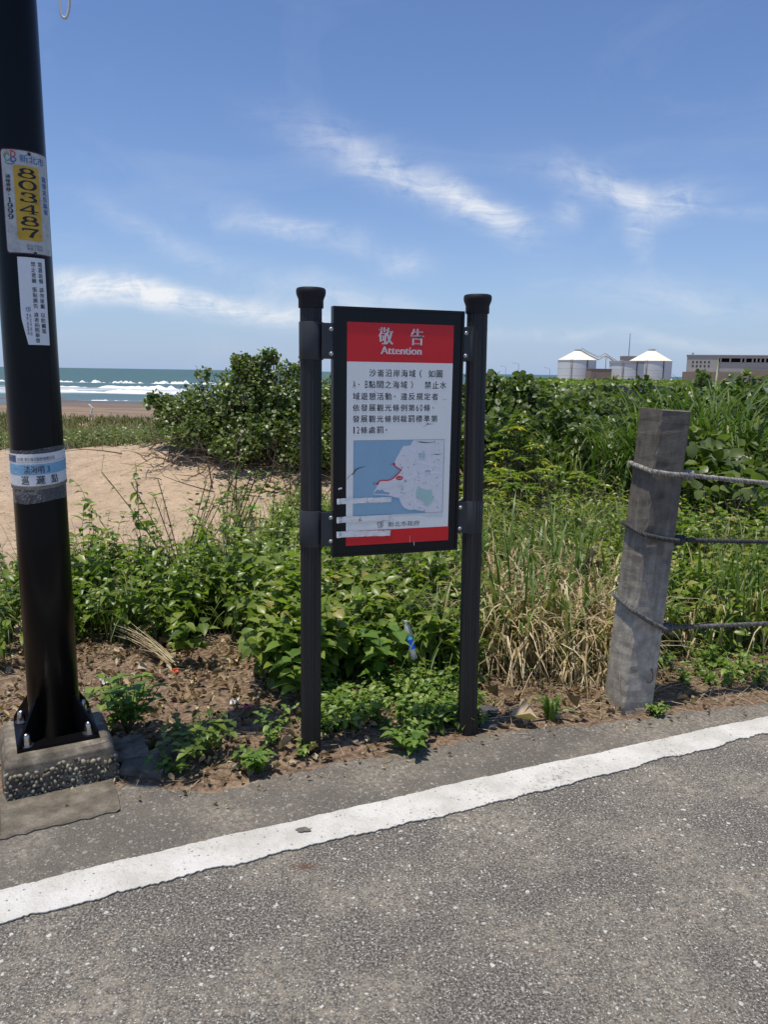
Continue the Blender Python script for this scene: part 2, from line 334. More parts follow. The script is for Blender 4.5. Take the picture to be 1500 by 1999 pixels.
def ground_mat():
    m, t, b = mat_base('ground_soil_and_sand'); P = worldpos(t)
    A = lambda n: NN(t, 'ShaderNodeAttribute', attribute_name=n).outputs['Fac']
    n1 = noise(t, P, 3, 6, .6); n2 = noise(t, P, 40, 5, .65); n3 = noise(t, P, 300, 3, .7)
    soil = ramp(t, n2, [(.32, (.09, .057, .038)), (.5, (.21, .142, .095)), (.66, (.35, .255, .18))])
    sandc = ramp(t, n1, [(.3, (.43, .315, .21)), (.6, (.545, .41, .28))])
    sandc = mix(t, ramp(t, n2, [(.48, 0.), (.66, .5)]), sandc, (.31, .22, .145)); sandc = mix(t, ramp(t, noise(t, mapping(t, P, (5, 11, 5)), 1, 5, .65, 1.0), [(.52, 0.), (.62, .55)]), sandc, (.30, .215, .145)); sandc = mix(t, ramp(t, noise(t, P, .8, 4, .6), [(.5, 0.), (.7, .45)]), sandc, (.36, .27, .19))
    sandc = mix(t, ramp(t, n3, [(.55, 0.), (.75, .4)]), sandc, (.6, .46, .32))
    f = ramp(t, math_(t, 'ADD', A('sand'), math_(t, 'MULTIPLY', math_(t, 'SUBTRACT', n1, .5), .7)), [(.4, 0.), (.6, 1.)])
    c = mix(t, f, soil, sandc)
    c = mix(t, A('tan'), c, mix(t, n1, (.24, .17, .115), (.30, .215, .15)))
    c = mix(t, A('wet'), c, (.125, .10, .085)); c = mix(t, math_(t, 'MULTIPLY', A('tan'), ramp(t, noise(t, mapping(t, P, (.008, .16, 1)), 1, 4), [(.46, 0.), (.56, .6)])), c, (.13, .105, .095))
    t.links.new(c, b.inputs['Base Color']); b.inputs['Specular IOR Level'].default_value = .2
    t.links.new(math_(t, 'MULTIPLY_ADD', A('wet'), -.45, .92), b.inputs['Roughness'])
    fp = NN(t, 'ShaderNodeTexVoronoi', feature='SMOOTH_F1'); fp.inputs['Scale'].default_value = 3.2; t.links.new(P, fp.inputs['Vector'])
    h = math_(t, 'ADD', math_(t, 'MULTIPLY', n2, .6), math_(t, 'ADD', math_(t, 'MULTIPLY', fp.outputs[0], .9), math_(t, 'MULTIPLY', noise(t, P, 9, 4), 1.6)))
    bump(t, b, h, .8, .05); return m
me = raw_mesh('ground', np.stack([Xg, Yg, Zg], -1).reshape(-1, 3), Fg, {'sand': sand.ravel(), 'wet': wet.ravel(), 'tan': tan_.ravel()}, smooth=True)
me.materials.append(ground_mat())
tag(link(bpy.data.objects.new('ground', me)), kind='structure')

# road, edge strip and painted line: strips along s with wandering edges
def strip(name, s0, s1, ds, lo, hi, z, mat, thick=.0, nn=2):
    s = np.arange(s0, s1 + ds, ds); L, U = lo(s), hi(s); V = []; F = []
    for k in range(nn + 1):
        n = L + (U - L) * k / nn; x, y = rd(s, n); V.append(np.stack([x, y, np.full_like(s, z)], -1))
    rows = list(V)
    if thick:
        x, y = rd(s, L); rows = [np.stack([x, y, np.full_like(s, z - thick)], -1)] + rows
        x, y = rd(s, U); rows = rows + [np.stack([x, y, np.full_like(s, z - thick)], -1)]
    V = np.concatenate(rows); m = len(s)
    for k in range(len(rows) - 1):
        i = np.arange(m - 1) + k * m; F.append(np.stack([i, i + 1, i + 1 + m, i + m], -1))
    me = raw_mesh(name, V, np.concatenate(F)); me.materials.append(mat)
    return tag(link(bpy.data.objects.new(name, me)), kind='structure')
def wob(s, fs): return sum(a * np.sin(f * s + p) for a, f, p in fs)
_rw = np.convolve(np.cumsum(G.normal(0, 1, 4000)), np.ones(5) / 5, 'same'); _rw = _rw - np.convolve(_rw, np.ones(121) / 121, 'same')
line_lo = lambda s: 2.264 + wob(s, [(.007, 3.1, 0), (.004, 9.7, 1)]) + .0020 * np.interp(s, np.linspace(-8, 12, 4000), _rw).clip(-9, 9)
line_hi = lambda s: 2.432 - .012 * (s - .9) ** 2 * .6 + wob(s, [(.003, 5.1, 0), (.002, 14, 1), (.0012, 37, 2), (.001, 83, 1)])
seam = lambda s: 2.437 - .012 * (s - .9) ** 2 * .6 + .004 * np.sin(3 * s)
strip('road', -30, 30, .25, lambda s: s * 0 - 6.0, lambda s: s * 0 + 2.36, 0, M_asphalt)
strip('road_edge', -8, 12, .02, lambda s: s * 0 + 2.34, lambda s: edge_n(s) + .006 * G.normal(0, 1, len(s)).clip(-1.5, 1.5), .004, M_edge, .035, 4)
strip('white_edge_line', -8, 12, .008, lambda s: line_lo(s) + .0022 * G.normal(0, 1, len(s)), lambda s: line_hi(s) + .001 * G.normal(0, 1, len(s)), .0075, M_line, .004, 3)

# ------------------------------------------------------------------ sea
def sea_mat():
    m, t, b = mat_base('sea_water'); P = worldpos(t); sp = NN(t, 'ShaderNodeSeparateXYZ'); t.links.new(P, sp.inputs[0])
    n = noise(t, mapping(t, P, (.012, .05, 1)), 1, 5); n4 = noise(t, mapping(t, P, (.06, .4, 1)), 1, 5)
    deep = mix(t, n, (.05, .105, .112), (.075, .14, .142))
    yj = math_(t, 'MULTIPLY_ADD', n, 40, math_(t, 'SUBTRACT', sp.outputs[1], 20))
    shal = ramp(t, math_(t, 'MULTIPLY', math_(t, 'SUBTRACT', yj, 110), 1 / 400), [(0, 1.), (.12, .55), (.5, .12), (1, 0.)])
    c = mix(t, shal, deep, (.10, .16, .18))
    fm = NN(t, 'ShaderNodeMapRange'); fm.interpolation_type = 'SMOOTHSTEP'
    band = ramp(t, math_(t, 'MULTIPLY', math_(t, 'SUBTRACT', yj, 100), 1 / 150), [(.36, 0.), (.40, 1.), (.66, .95), (.74, 0.)])
    foam = math_(t, 'MULTIPLY', band, ramp(t, n4, [(.42, 0.), (.54, 1.)]))
    cap = ramp(t, noise(t, mapping(t, P, (.02, .09, 1), (0, 0, 0), (3, 5, 0)), 1, 6, .65), [(.70, 0.), (.74, .8)])
    foam = math_(t, 'MAXIMUM', foam, cap)
    c = mix(t, foam, c, (.78, .79, .79))
    t.links.new(c, b.inputs['Base Color']); b.inputs['Roughness'].default_value = .55; b.inputs['Specular IOR Level'].default_value = .18
    bump(t, b, noise(t, mapping(t, P, (.15, .5, 1)), 1, 5), .6, .6); return m
yl = np.array([105, 125, 150, 200, 300, 600, 2000, 8000, 30000.]); V = []; F = []
for y in yl: V += [(-max(600, y * 1.5), y, -3.5), (max(600, y * 1.5), y, -3.5)]
for i in range(len(yl) - 1): F.append((2 * i, 2 * i + 1, 2 * i + 3, 2 * i + 2))
me = raw_mesh('sea', np.array(V), np.array(F)); me.materials.append(sea_mat()); tag(link(bpy.data.objects.new('sea', me)), kind='structure')
M_foam = simple('sea_foam', (.82, .83, .83), .8, .2, 0, .1, .3, .8, 2)
def wave(x0, x1, y, h, wd, seed, label):
    g = np.random.default_rng(seed); n = 90; xs = np.linspace(x0, x1, n); rows = []
    env = np.sin(np.linspace(0, np.pi, n)) ** .35
    j = np.convolve(g.normal(0, 1, n), np.ones(5) / 5, 'same'); env = env * np.clip(.45 + 2.4 * np.convolve(g.normal(0, 1, n), np.ones(9) / 9, 'same'), .04, 1.15)
    for (dy, dz) in ((-1, -.1), (-.75, .45), (-.4, .85), (0, 1), (.4, .6), (1, -.1)):
        rows.append(np.stack([xs, y + 6 * np.sin(xs * .03 + seed) + dy * wd * env * (1 + .3 * j), -3.5 + np.maximum(dz * h * env * (1 + .6 * j), -.1)], -1))
    i = np.arange(n - 1); F = np.concatenate([np.stack([i + k * n, i + 1 + k * n, i + 1 + (k + 1) * n, i + (k + 1) * n], -1) for k in range(5)])
    me = raw_mesh('breaking_wave', np.concatenate(rows), F, smooth=True); me.materials.append(M_foam)
    tag(link(bpy.data.objects.new('breaking_wave', me)), kind='structure')
wave(-122, -100, 283, .95, 4, 1, ''); wave(-98, -86, 280, .7, 3, 2, ''); wave(-84, -60, 272, .8, 4, 3, ''); wave(-150, -130, 276, .7, 3, 4, '')
wave(-110, -30, 204, .6, 4, 5, ''); wave(-92, -20, 172, .42, 4, 6, ''); wave(-58, -34, 128, .12, 1.2, 7, ''); wave(-130, -92, 190, .5, 4, 8, '')

# ------------------------------------------------------------------ vegetation engine
def template(st, hw, fold=.18, droop=.25, mid=True, wave_=0):
    V = []; n = len(st)
    for i, u in enumerate(st): V.append((u, 0, -droop * u * u, 0))
    L = {}; Rr = {}
    for i in range(1, n - 1):
        L[i] = len(V); V.append((st[i], hw[i], fold * hw[i] - droop * st[i] ** 2 + (wave_ if i % 2 else -wave_), 1))
        Rr[i] = len(V); V.append((st[i], -hw[i], fold * hw[i] - droop * st[i] ** 2 - (wave_ if i % 2 else -wave_), 1))
    F = []
    for D, sgn in ((L, 1), (Rr, -1)):
        f = [(0, 1, D[1])]
        for i in range(1, n - 2): f += [(i, i + 1, D[i + 1]), (i, D[i + 1], D[i])]
        f.append((n - 2, n - 1, D[n - 2]))
        F += f if sgn > 0 else [x[::-1] for x in f]
    return np.array(V, float), np.array(F)
T_OV = template([0, .16, .42, .72, 1], [0, .36, .5, .30, 0], .25, .28)
T_OVC = template([0, .38, 1], [0, .5, 0], .3, .3)
T_RD = template([0, .10, .42, .78, 1], [0, .44, .52, .36, 0], .18, .2, wave_=.03)
T_RDC = template([0, .35, .75, 1], [0, .52, .42, 0], .25, .2)
T_LA = template([0, .25, .6, 1], [0, .4, .5, 0], .3, .45)
T_DEAD = template([0, .3, .7, 1], [0, .5, .35, 0], .9, -.4, wave_=.12)
class Batch:
    def __init__(s): s.l = []; s.k = []; s.b = []; s.arr = []
    def leaf(s, p, d, L, W, tint, roll=0): s.l.append((*p, *d, L, W, tint, roll))
    def leaves(s, A): s.arr.append(A)                 # n x 10 array, same columns
    def stick(s, p, q, r0, r1, tint=.5): s.k.append((*p, *q, r0, r1, tint))
    def blade(s, p, az, h, reach, w, end, tint): s.b.append((*p, az, h, reach, w, end, tint))
    def build(s, name, T, mats, parent=None, cap=None):
        Vs = []; Fs = []; Ms = []; Ts = []; Rs = []; off = 0
        A = ([np.array(s.l)] if s.l else []) + s.arr
        if A:
            A = np.concatenate(A); P = A[:, :3]; D = A[:, 3:6]; D = D / np.linalg.norm(D, axis=1, keepdims=True)
            Z = np.zeros_like(D); Z[:, 2] = 1; Z[np.abs(D[:, 2]) > .97] = (1, 0, 0)
            Sd = np.cross(Z, D); Sd /= np.linalg.norm(Sd, axis=1, keepdims=True); N = np.cross(D, Sd)
            cr, sr = np.cos(A[:, 9])[:, None], np.sin(A[:, 9])[:, None]; Sd, N = Sd * cr + N * sr, N * cr - Sd * sr
            TV, TF = T; k = len(TV); L = A[:, 6][:, None, None]; W = A[:, 7][:, None, None]
            V = P[:, None, :] + D[:, None, :] * L * TV[None, :, 0, None] + Sd[:, None, :] * W * TV[None, :, 1, None] + N[:, None, :] * L * TV[None, :, 2, None]
            n = len(A); Vs.append(V.reshape(-1, 3)); Fs.append((TF[None] + (np.arange(n) * k)[:, None, None]).reshape(-1, 3)); Ms.append(np.zeros(n * len(TF)))
            Ts.append(np.repeat(A[:, 8], k)); Rs.append(np.tile(TV[:, 3], n)); off += n * k
        if s.b:
            A = np.array(s.b); n = len(A); u = np.linspace(0, 1, 6)[None]; h, re, az, end = (A[:, i][:, None] for i in (4, 5, 3, 7))
            rr = re * u ** 1.5; z = h * (1.9 * u + (end - 1.9) * u * u); wv = A[:, 6][:, None] * np.array([.7, 1, .95, .75, .45, .04])[None]
            cx, cy = np.cos(az), np.sin(az); x = A[:, 0][:, None] + cx * rr; y = A[:, 1][:, None] + cy * rr; zz = A[:, 2][:, None] + z
            Lf = np.stack([x - cy * wv, y + cx * wv, zz], -1); Rg = np.stack([x + cy * wv, y - cx * wv, zz], -1)
            V = np.stack([Lf, Rg], 2).reshape(-1, 3); base = []
            for i in range(5): a = 2 * i; base += [(a, a + 1, a + 3), (a, a + 3, a + 2)]
            base = np.array(base); Vs.append(V); Fs.append((base[None] + (np.arange(n) * 12 + off)[:, None, None]).reshape(-1, 3)); Ms.append(np.zeros(n * 10))
            Ts.append(np.repeat(A[:, 8], 12)); Rs.append(np.ones(n * 12)); off += 12 * n
        if s.k:
            A = np.array(s.k); n = len(A); P, Q = A[:, :3], A[:, 3:6]; D = Q - P; D /= np.maximum(np.linalg.norm(D, axis=1, keepdims=True), 1e-6)
            Z = np.zeros_like(D); Z[:, 2] = 1; Z[np.abs(D[:, 2]) > .9] = (1, 0, 0); a = np.cross(D, Z); a /= np.linalg.norm(a, axis=1, keepdims=True); b_ = np.cross(D, a)
            V = []
            for base_, r in ((P, A[:, 6]), (Q, A[:, 7])):
                for q in range(3): V.append(base_ + (a * math.cos(q * 2.094) + b_ * math.sin(q * 2.094)) * r[:, None])
            V = np.stack(V, 1).reshape(-1, 3); TF = np.array([(0, 1, 4), (0, 4, 3), (1, 2, 5), (1, 5, 4), (2, 0, 3), (2, 3, 5)])
            Vs.append(V); Fs.append((TF[None] + (np.arange(n) * 6 + off)[:, None, None]).reshape(-1, 3)); Ms.append(np.ones(n * 6))
            Ts.append(np.repeat(A[:, 8], 6)); Rs.append(np.ones(n * 6)); off += 6 * n
        me = raw_mesh(name, np.concatenate(Vs), np.concatenate(Fs), {'tint': np.concatenate(Ts), 'rib': np.concatenate(Rs)}, np.concatenate(Ms), smooth=True)
        for m in mats: me.materials.append(m)
        return link(bpy.data.objects.new(name, me), parent)
U = random.uniform; GA = random.gauss
M_herb = leafmat('herb_leaf', [(0, (.055, .095, .011)), (.45, (.135, .196, .024)), (.8, (.22, .282, .042)), (.95, (.31, .34, .08)), (1, (.40, .33, .10))], .38, .38, .55)
M_light = leafmat('young_leaf', [(0, (.075, .145, .02)), (.5, (.15, .25, .04)), (1, (.30, .36, .085))], .42, .36, .45)
M_hib = leafmat('beach_shrub_leaf', [(0, (.048, .074, .013)), (.5, (.108, .146, .03)), (.8, (.18, .215, .062)), (.93, (.30, .33, .17)), (1, (.46, .48, .32))], .38, .30, .55, .1)  # palest stops: leaf undersides, also soft glints put into the colour
M_nau = leafmat('yellow_green_leaf', [(0, (.08, .14, .02)), (.5, (.17, .23, .032)), (.85, (.34, .36, .055)), (1, (.55, .40, .05))], .35, .25, .5, .1)
M_grass = leafmat('green_blade', [(0, (.05, .09, .013)), (.5, (.11, .17, .028)), (.85, (.13, .19, .05)), (1, (.30, .27, .10))], .45, .25, .4, 0)
M_dry = leafmat('dry_blade', [(0, (.14, .09, .05)), (.35, (.34, .24, .14)), (.75, (.60, .46, .30)), (1, (.74, .63, .47))], .6, .25, .3, 0)
M_dune = leafmat('dune_blade', [(0, (.075, .08, .03)), (.5, (.14, .145, .055)), (1, (.28, .23, .12))], .6, .2, .3, 0)
M_dead = leafmat('dead_leaf', [(0, (.09, .055, .032)), (.4, (.22, .14, .085)), (.75, (.42, .30, .19)), (1, (.60, .49, .35))], .7, .1, .2, .15)
M_stem = leafmat('green_stem', [(0, (.05, .05, .02)), (.5, (.10, .12, .04)), (1, (.18, .16, .07))], .6, 0, .3, 0)
M_twig = leafmat('dry_twig', [(0, (.05, .035, .025)), (.5, (.15, .11, .08)), (1, (.36, .29, .22))], .8, 0, .2, 0)

def herb(B, x, y, h, spread=.5, ns=4, L=.05, wr=.62, tint=(.2, .8), z=None, bare=.25, droop=.3, flower=None):
    z = hz(x, y) if z is None else z
    for _ in range(ns):
        az = U(0, 6.283); lean = U(.1, 1) * spread; hh = h * U(.65, 1.05)
        p = Vector((x + U(-.02, .02), y + U(-.02, .02), z)); nseg = max(4, int(hh / (L * .75))); tw = U(0, 3.14)
        for i in range(nseg):
            u = (i + 1) / nseg
            q = Vector((x + math.cos(az) * lean * hh * u ** 1.3, y + math.sin(az) * lean * hh * u ** 1.3, z + hh * u * (1 - .15 * lean * u))) + Vector((U(-1, 1), U(-1, 1), 0)) * .008
            B.stick(p, q, .0032 * (1.25 - u) + .001, .0032 * (1.1 - u) + .0008, U(.2, .8)); p = q
            if u > bare:
                tw += 1.57
                for sgn in (0, math.pi):
                    if U(0, 1) < .1: continue
                    a = tw + sgn + U(-.5, .5); el = U(-.95, .4) + (.5 if u > .85 else 0)
                    l = L * random.choice((.55, .75, .9, 1.0, 1.15, 1.35)) * (1.1 - .45 * abs(u - .55))
                    B.leaf(q, (math.cos(a), math.sin(a), el), l, l * wr, min(1, max(0, U(*tint) + .25 * (u - .5) + (.5 if U(0, 1) < .006 else 0))), U(-.7, .7))
def scatter(n, x0, x1, y0, y1, dens=None):
    out = []
    while len(out) < n:
        x, y = U(x0, x1), U(y0, y1)
        if dens is None or U(0, 1) < dens(x, y): out.append((x, y))
    return out
def crown(B, lobes, n, L, wr, tint=(.1, .8), shell=.55, up_=.35):
    """leaves through ellipsoid lobes (cx, cy, cz, rx, ry, rz)"""
    vol = np.array([l[3] * l[4] * l[5] for l in lobes]) ** .67; cnt = G.multinomial(n, vol / vol.sum())
    for l, c in zip(lobes, cnt):
        v = G.normal(0, 1, (c, 3)); v /= np.linalg.norm(v, axis=1, keepdims=True)
        r = shell + (1 - shell) * G.random(c) ** .7; clump = .82 + .26 * np.sin(v[:, 0] * 7 + l[0] * 9) * np.sin(v[:, 1] * 6 + l[1] * 5) * np.sin(v[:, 2] * 7)
        P = np.array(l[:3]) + v * r[:, None] * clump[:, None] * np.array(l[3:6])
        P[:, 2] = np.maximum(P[:, 2], H(P[:, 0], P[:, 1]) + .02)
        D = v * .7 + G.normal(0, .55, (c, 3)); D[:, 2] = D[:, 2] * .4 + G.normal(-.15, up_ * 1.6, c)
        LL = L * G.uniform(.6, 1.25, c); t = np.clip(G.uniform(tint[0], tint[1], c) + (G.random(c) < .07) * .45, 0, 1)  # a few random leaves paled to stand for glints
        B.leaves(np.column_stack([P, D, LL, LL * wr * G.uniform(.8, 1.1, c), t, G.normal(0, .75, c)]))
def twigs(B, x, y, n, spread, h, r=.008, tint=(.2, .9), sub=3):
    for _ in range(n):
        bx, by = x + GA(0, spread * .35), y + GA(0, spread * .3); p = Vector((bx, by, hz(bx, by))); az = U(0, 6.28); ln = h * U(.5, 1.1); el = U(.1, 1.3); t = U(*tint)
        d = Vector((math.cos(az) * math.cos(el), math.sin(az) * math.cos(el), math.sin(el)))
        for k in range(sub):
            d2 = (d + Vector((U(-.35, .35), U(-.35, .35), U(-.25, .25)))).normalized(); q = p + d2 * ln / sub
            B.stick(p, q, r * (1 - k / sub * .7), r * (1 - (k + 1) / sub * .7), t); p = q
            if U(0, 1) < .5:
                e = p + (d2 + Vector((U(-1, 1), U(-1, 1), U(-.6, .8)))).normalized() * ln * .3; B.stick(p, e, r * .4, r * .15, t)
def tuft(B, x, y, n, h, reach, w, tint, end=(.2, 1), sp=.05):
    for _ in range(n):
        bx, by = x + GA(0, sp), y + GA(0, sp)
        B.blade((bx, by, hz(bx, by) - .01), U(0, 6.283), h * U(.5, 1.1), reach * U(.3, 1.1), w * U(.6, 1.2), U(*end), U(*tint))
#VEG
#OBJ
# ------------------------------------------------------------------ lettering
def glyphs(body, size, align='CENTER', bold=0.0, sx=1.0, line=1.0):
    c = bpy.data.curves.new('lettering', 'FONT'); c.body = body; c.size = size; c.align_x = align; c.align_y = 'CENTER'
    c.resolution_u = 3; c.offset = bold * size; c.space_line = line
    o = bpy.data.objects.new('lettering', c); COL.objects.link(o)
    dg = bpy.context.evaluated_depsgraph_get(); me = bpy.data.meshes.new_from_object(o.evaluated_get(dg)); me.calc_loop_triangles()
    V = np.zeros(len(me.vertices) * 3, np.float32); me.vertices.foreach_get('co', V); V = V.reshape(-1, 3)[:, :2] * (sx, 1)
    F = np.zeros(len(me.loop_triangles) * 3, np.int32); me.loop_triangles.foreach_get('vertices', F)
    bpy.data.objects.remove(o); bpy.data.curves.remove(c); bpy.data.meshes.remove(me)
    return V, F.reshape(-1, 3)
def fit(V, x0, x1, z0, z1, keep=False):
    """move and size flat glyphs into a box"""
    lo, hi = V.min(0), V.max(0); s = np.array([(x1 - x0) / (hi[0] - lo[0]), (z1 - z0) / (hi[1] - lo[1])])
    if keep: s[:] = s.min()
    return (V - (lo + hi) / 2) * s + ((x0 + x1) / 2, (z0 + z1) / 2)
def poly2d(pts):
    """triangulated flat outline"""
    from mathutils.geometry import tessellate_polygon
    return np.array(pts, float), np.array(tessellate_polygon([[Vector((x, y, 0)) for x, y in pts]]))
def ribbon(pts, wd):
    pts = np.array(pts, float); t = np.gradient(pts, axis=0); t /= np.linalg.norm(t, axis=1, keepdims=True); nn_ = np.stack([-t[:, 1], t[:, 0]], -1)
    wd = np.broadcast_to(np.asarray(wd, float), (len(pts),))[:, None] / 2
    V = np.concatenate([pts + nn_ * wd, pts - nn_ * wd]); m = len(pts); i = np.arange(m - 1)
    return V, np.concatenate([np.stack([i, i + 1, i + 1 + m], -1), np.stack([i, i + 1 + m, i + m], -1)])
def disc(cx, cy, rx, ry, n=16): return poly2d([(cx + rx * math.cos(6.2832 * i / n), cy + ry * math.sin(6.2832 * i / n)) for i in range(n)])
def join2(parts):
    Vs, Fs, o = [], [], 0
    for V, F in parts: Vs.append(V); Fs.append(np.asarray(F) + o); o += len(V)
    return np.concatenate(Vs), np.concatenate(Fs)
def rect(x0, x1, z0, z1): return np.array([(x0, z0), (x1, z0), (x1, z1), (x0, z1)], float), np.array([(0, 1, 2), (0, 2, 3)])

# ------------------------------------------------------------------ warning sign between two fluted posts
SZ = math.atan2(.172, .519)
sign = empty('notice_sign', (.0515, 3.118, 0), SZ, label='black framed red and white warning sign with Chinese text and a coast map', cat='sign')
def flute(i): return 1.0 - (.055 if i % 6 == 0 else .02 if i % 6 in (1, 5) else 0)
POSTS = []
for px, top, dx, dy in ((-.354, 1.915, .006, .042), (.366, 1.917, -.030, .02)):
    bm = bmesh.new(); lathe(bm, [(.0425, -.25), (.0425, 1.0), (.0425, top - .02)], 108, rf=flute)
    p = from_bm('post', bm, M_flute, sign, loc=(px, dy, 0), rot=(0, math.atan2(dx, 1.9), R(20))); auto_smooth(p, 25)
    bm = bmesh.new(); h = top
    lathe(bm, [(.0475, h - .076), (.0485, h - .073), (.0485, h - .046), (.0505, h - .040), (.0555, h - .028), (.0575, h - .018), (.0570, h - .008), (.0530, h - .002), (.046, h), (.02, h + .0015)], 48)
    c = from_bm('post_cap', bm, M_cap, p); auto_smooth(c, 40); POSTS.append(p)
def bracket(px, dx, z0, z1, side, dy):
    zc = (z0 + z1) / 2; cx = px + dx * zc / 1.9
    bm = bmesh.new(); lathe(bm, [(.0465, z0), (.0475, z0 + .002), (.0475, z1 - .002), (.0465, z1)], 40, cx, dy)
    e = .268 * (1 if side > 0 else -1); a, b = sorted((cx - side * .03, e))
    box(bm, a, b, -.010, -.004, z0 + .004, z1 - .004); box(bm, a, b, .012, .018, z0 + .004, z1 - .004)
    br = from_bm('bracket', bm, M_bracket, sign); auto_smooth(br, 30)
    for zz in (z0 + .024, z1 - .026):
        bm = bmesh.new(); lathe(bm, [(.0085, 0), (.0085, .0015), (.0065, .0018), (.0062, .004), (.0045, .0062), (.002, .007)], 14)
        bx = (e + cx - side * .0475) / 2 if side < 0 else (e + cx - .0475) / 2
        auto_smooth(from_bm('bolt', bm, M_steel, br, loc=(e + (-.014 if side < 0 else .0145), -.010, zz), rot=(R(90), 0, 0)), 40)
for z0, z1 in ((1.644, 1.787), (.905, 1.051)): bracket(-.354, .006, z0, z1, -1, .042)
for z0, z1 in ((1.648, 1.788), (.929, 1.070)): bracket(.366, -.030, z0, z1, 1, .02)
# the board: back sheet, raised frame lip, prints
BX0, BX1, BZ0, BZ1 = -.2735, .2735, .861, 1.847
bm = bmesh.new(); box(bm, BX0 + .003, BX1 - .003, -.008, .024, BZ0 + .003, BZ1 - .003)
for a in ((BX0, BX0 + .010, BZ0, BZ1), (BX1 - .010, BX1, BZ0, BZ1)): box(bm, a[0], a[1], -.013, .027, a[2], a[3])
for a in ((BX0 + .010, BX1 - .010, BZ0, BZ0 + .010), (BX0 + .010, BX1 - .010, BZ1 - .010, BZ1)): box(bm, a[0], a[1], -.0125, .0265, a[2], a[3])
board = from_bm('board', bm, M_black, sign)
def onboard(name, VF, mat, lay, ext=0.0):
    V, F = VF; V3 = np.stack([V[:, 0] + BX0, np.full(len(V), -.008 - .0005 * lay), V[:, 1] + BZ0], -1)
    if ext:
        k = len(V); V3 = np.concatenate([V3, V3 + (0, ext, 0)])
    me = raw_mesh(name, V3, F); me.materials.append(mat); o = link(bpy.data.objects.new(name, me), board); return o
PX0, PX1 = .0555, .502
onboard('face_panel', rect(PX0, PX1, .104, .7785), M_white, 1)
onboard('header_band', rect(PX0, PX1, .7785, .929), M_red, 1)
onboard('footer_band', rect(PX0, PX1 + .003, .044, .104), M_red, 1)
def tx(body, x0, x1, z0, z1, mat=M_ink, bold=.0, lay=2, par=None):
    V, F = glyphs(body, .05); V = fit(V, x0, x1, z0, z1); e = bold * .05
    return onboard('lettering', join2([(V + (-e, 0), F), (V + (e, 0), F)]) if e else (V, F), mat, lay)
tx('敬', .184, .243, .847, .912, M_letter, .022); tx('告', .318, .372, .847, .911, M_letter, .022); tx('Attention', .194, .364, .810, .8395, M_letter, .022)
# text lines, one character cell at a time as on the sign
CELL, X0 = .0333, .0805
def line(chars, z0, z1):
    out = []; zc = (z0 + z1) / 2; hgt = z1 - z0
    for col, ch, wd in chars:
        V, F = glyphs(ch, .05)
        if ch in '。、': V = fit(V, X0 + col * CELL + .004, X0 + col * CELL + .011, zc - .004, zc + .003, True)
        elif ch == '1': V = fit(V, X0 + col * CELL + .0035, X0 + col * CELL + .0085, z0, z1)
        elif ch in '（）': V = fit(V, X0 + (col + (.35 if ch == '（' else .3)) * CELL, X0 + (col + (.62 if ch == '（' else .57)) * CELL, z0, z1)
        else: V = fit(V, X0 + col * CELL, X0 + col * CELL + wd, z0, z1, False)
        out.append((V - (.00035, 0), F))
        if not ch.isascii(): out += [(V + (.00035, 0), F), (V + (0, .0003), F)]
    onboard('lettering', join2(out), M_ink, 2)
FULL = .0275
def cells(s, start=0):
    r = []; c = start
    for ch in s:
        if ch.isascii() and ch != ' ': r.append((c, ch, .0115)); c += .5
        elif ch == ' ': c += .5
        else: r.append((c, ch, FULL)); c += 1
    return r
line(cells('沙崙沿岸海域（ 如圖', 2), .7215, .7505)
line(cells('A、B') + cells('點間之海域）', 1.95) + cells('禁止水', 8.4 + .65), .677, .7055)
line(cells('域遊憩活動。違反規定者'), .631, .659)
line(cells('依發展觀光條例第60條、'), .5865, .6135)
line(cells('發展觀光條例裁罰標準第'), .5425, .5695)
line(cells('12條處罰。'), .4985, .5255)
# map print
MX0, MX1, MZ0, MZ1 = .085, .474, .1665, .4705
onboard('map_sea', rect(MX0, MX1, MZ0, MZ1), M_blue, 2)
coast = [(.337, .4695), (.325, .448), (.295, .446), (.287, .434), (.256, .38), (.268, .358), (.289, .349), (.277, .332), (.252, .313), (.227, .307), (.199, .307), (.187, .296), (.183, .28), (.167, .257), (.179, .265),
         (.187, .272), (.197, .266), (.207, .271), (.216, .261), (.24, .256), (.236, .249), (.17, .2545), (.17, .251), (.236, .245), (.261, .237), (.28, .233), (.291, .208), (.304, .19), (.33, .18), (.346, .183), (.389, .173), (.402, .1673), (.473, .1673), (.473, .4695)]
onboard('map_land', poly2d(coast), M_land, 3)
park = [(.363, .279), (.383, .268), (.4, .262), (.424, .263), (.426, .247), (.435, .226), (.423, .214), (.406, .197), (.384, .2), (.397, .211), (.356, .233), (.353, .254)]
for vf in (poly2d(park), poly2d([(.361, .415), (.392, .415), (.388, .394), (.361, .401)]), rect(.392, .418, .335, .343)): onboard('map_park', vf, M_park, 4)
streets = [[(.28, .30), (.34, .325), (.38, .345), (.47, .33)], [(.33, .44), (.36, .41), (.35, .37), (.345, .32), (.33, .28)], [(.40, .45), (.41, .38), (.42, .33), (.41, .30), (.43, .28), (.47, .31)], [(.30, .26), (.33, .27), (.36, .30)],
           [(.26, .245), (.30, .25), (.32, .285)], [(.34, .39), (.40, .37), (.46, .36)], [(.31, .22), (.34, .23), (.36, .20), (.41, .185)], [(.43, .24), (.46, .22), (.465, .18)], [(.44, .46), (.445, .40), (.47, .38)]]
onboard('map_street', join2([ribbon(s, .0028) for s in streets]), M_road, 4)
bits = []
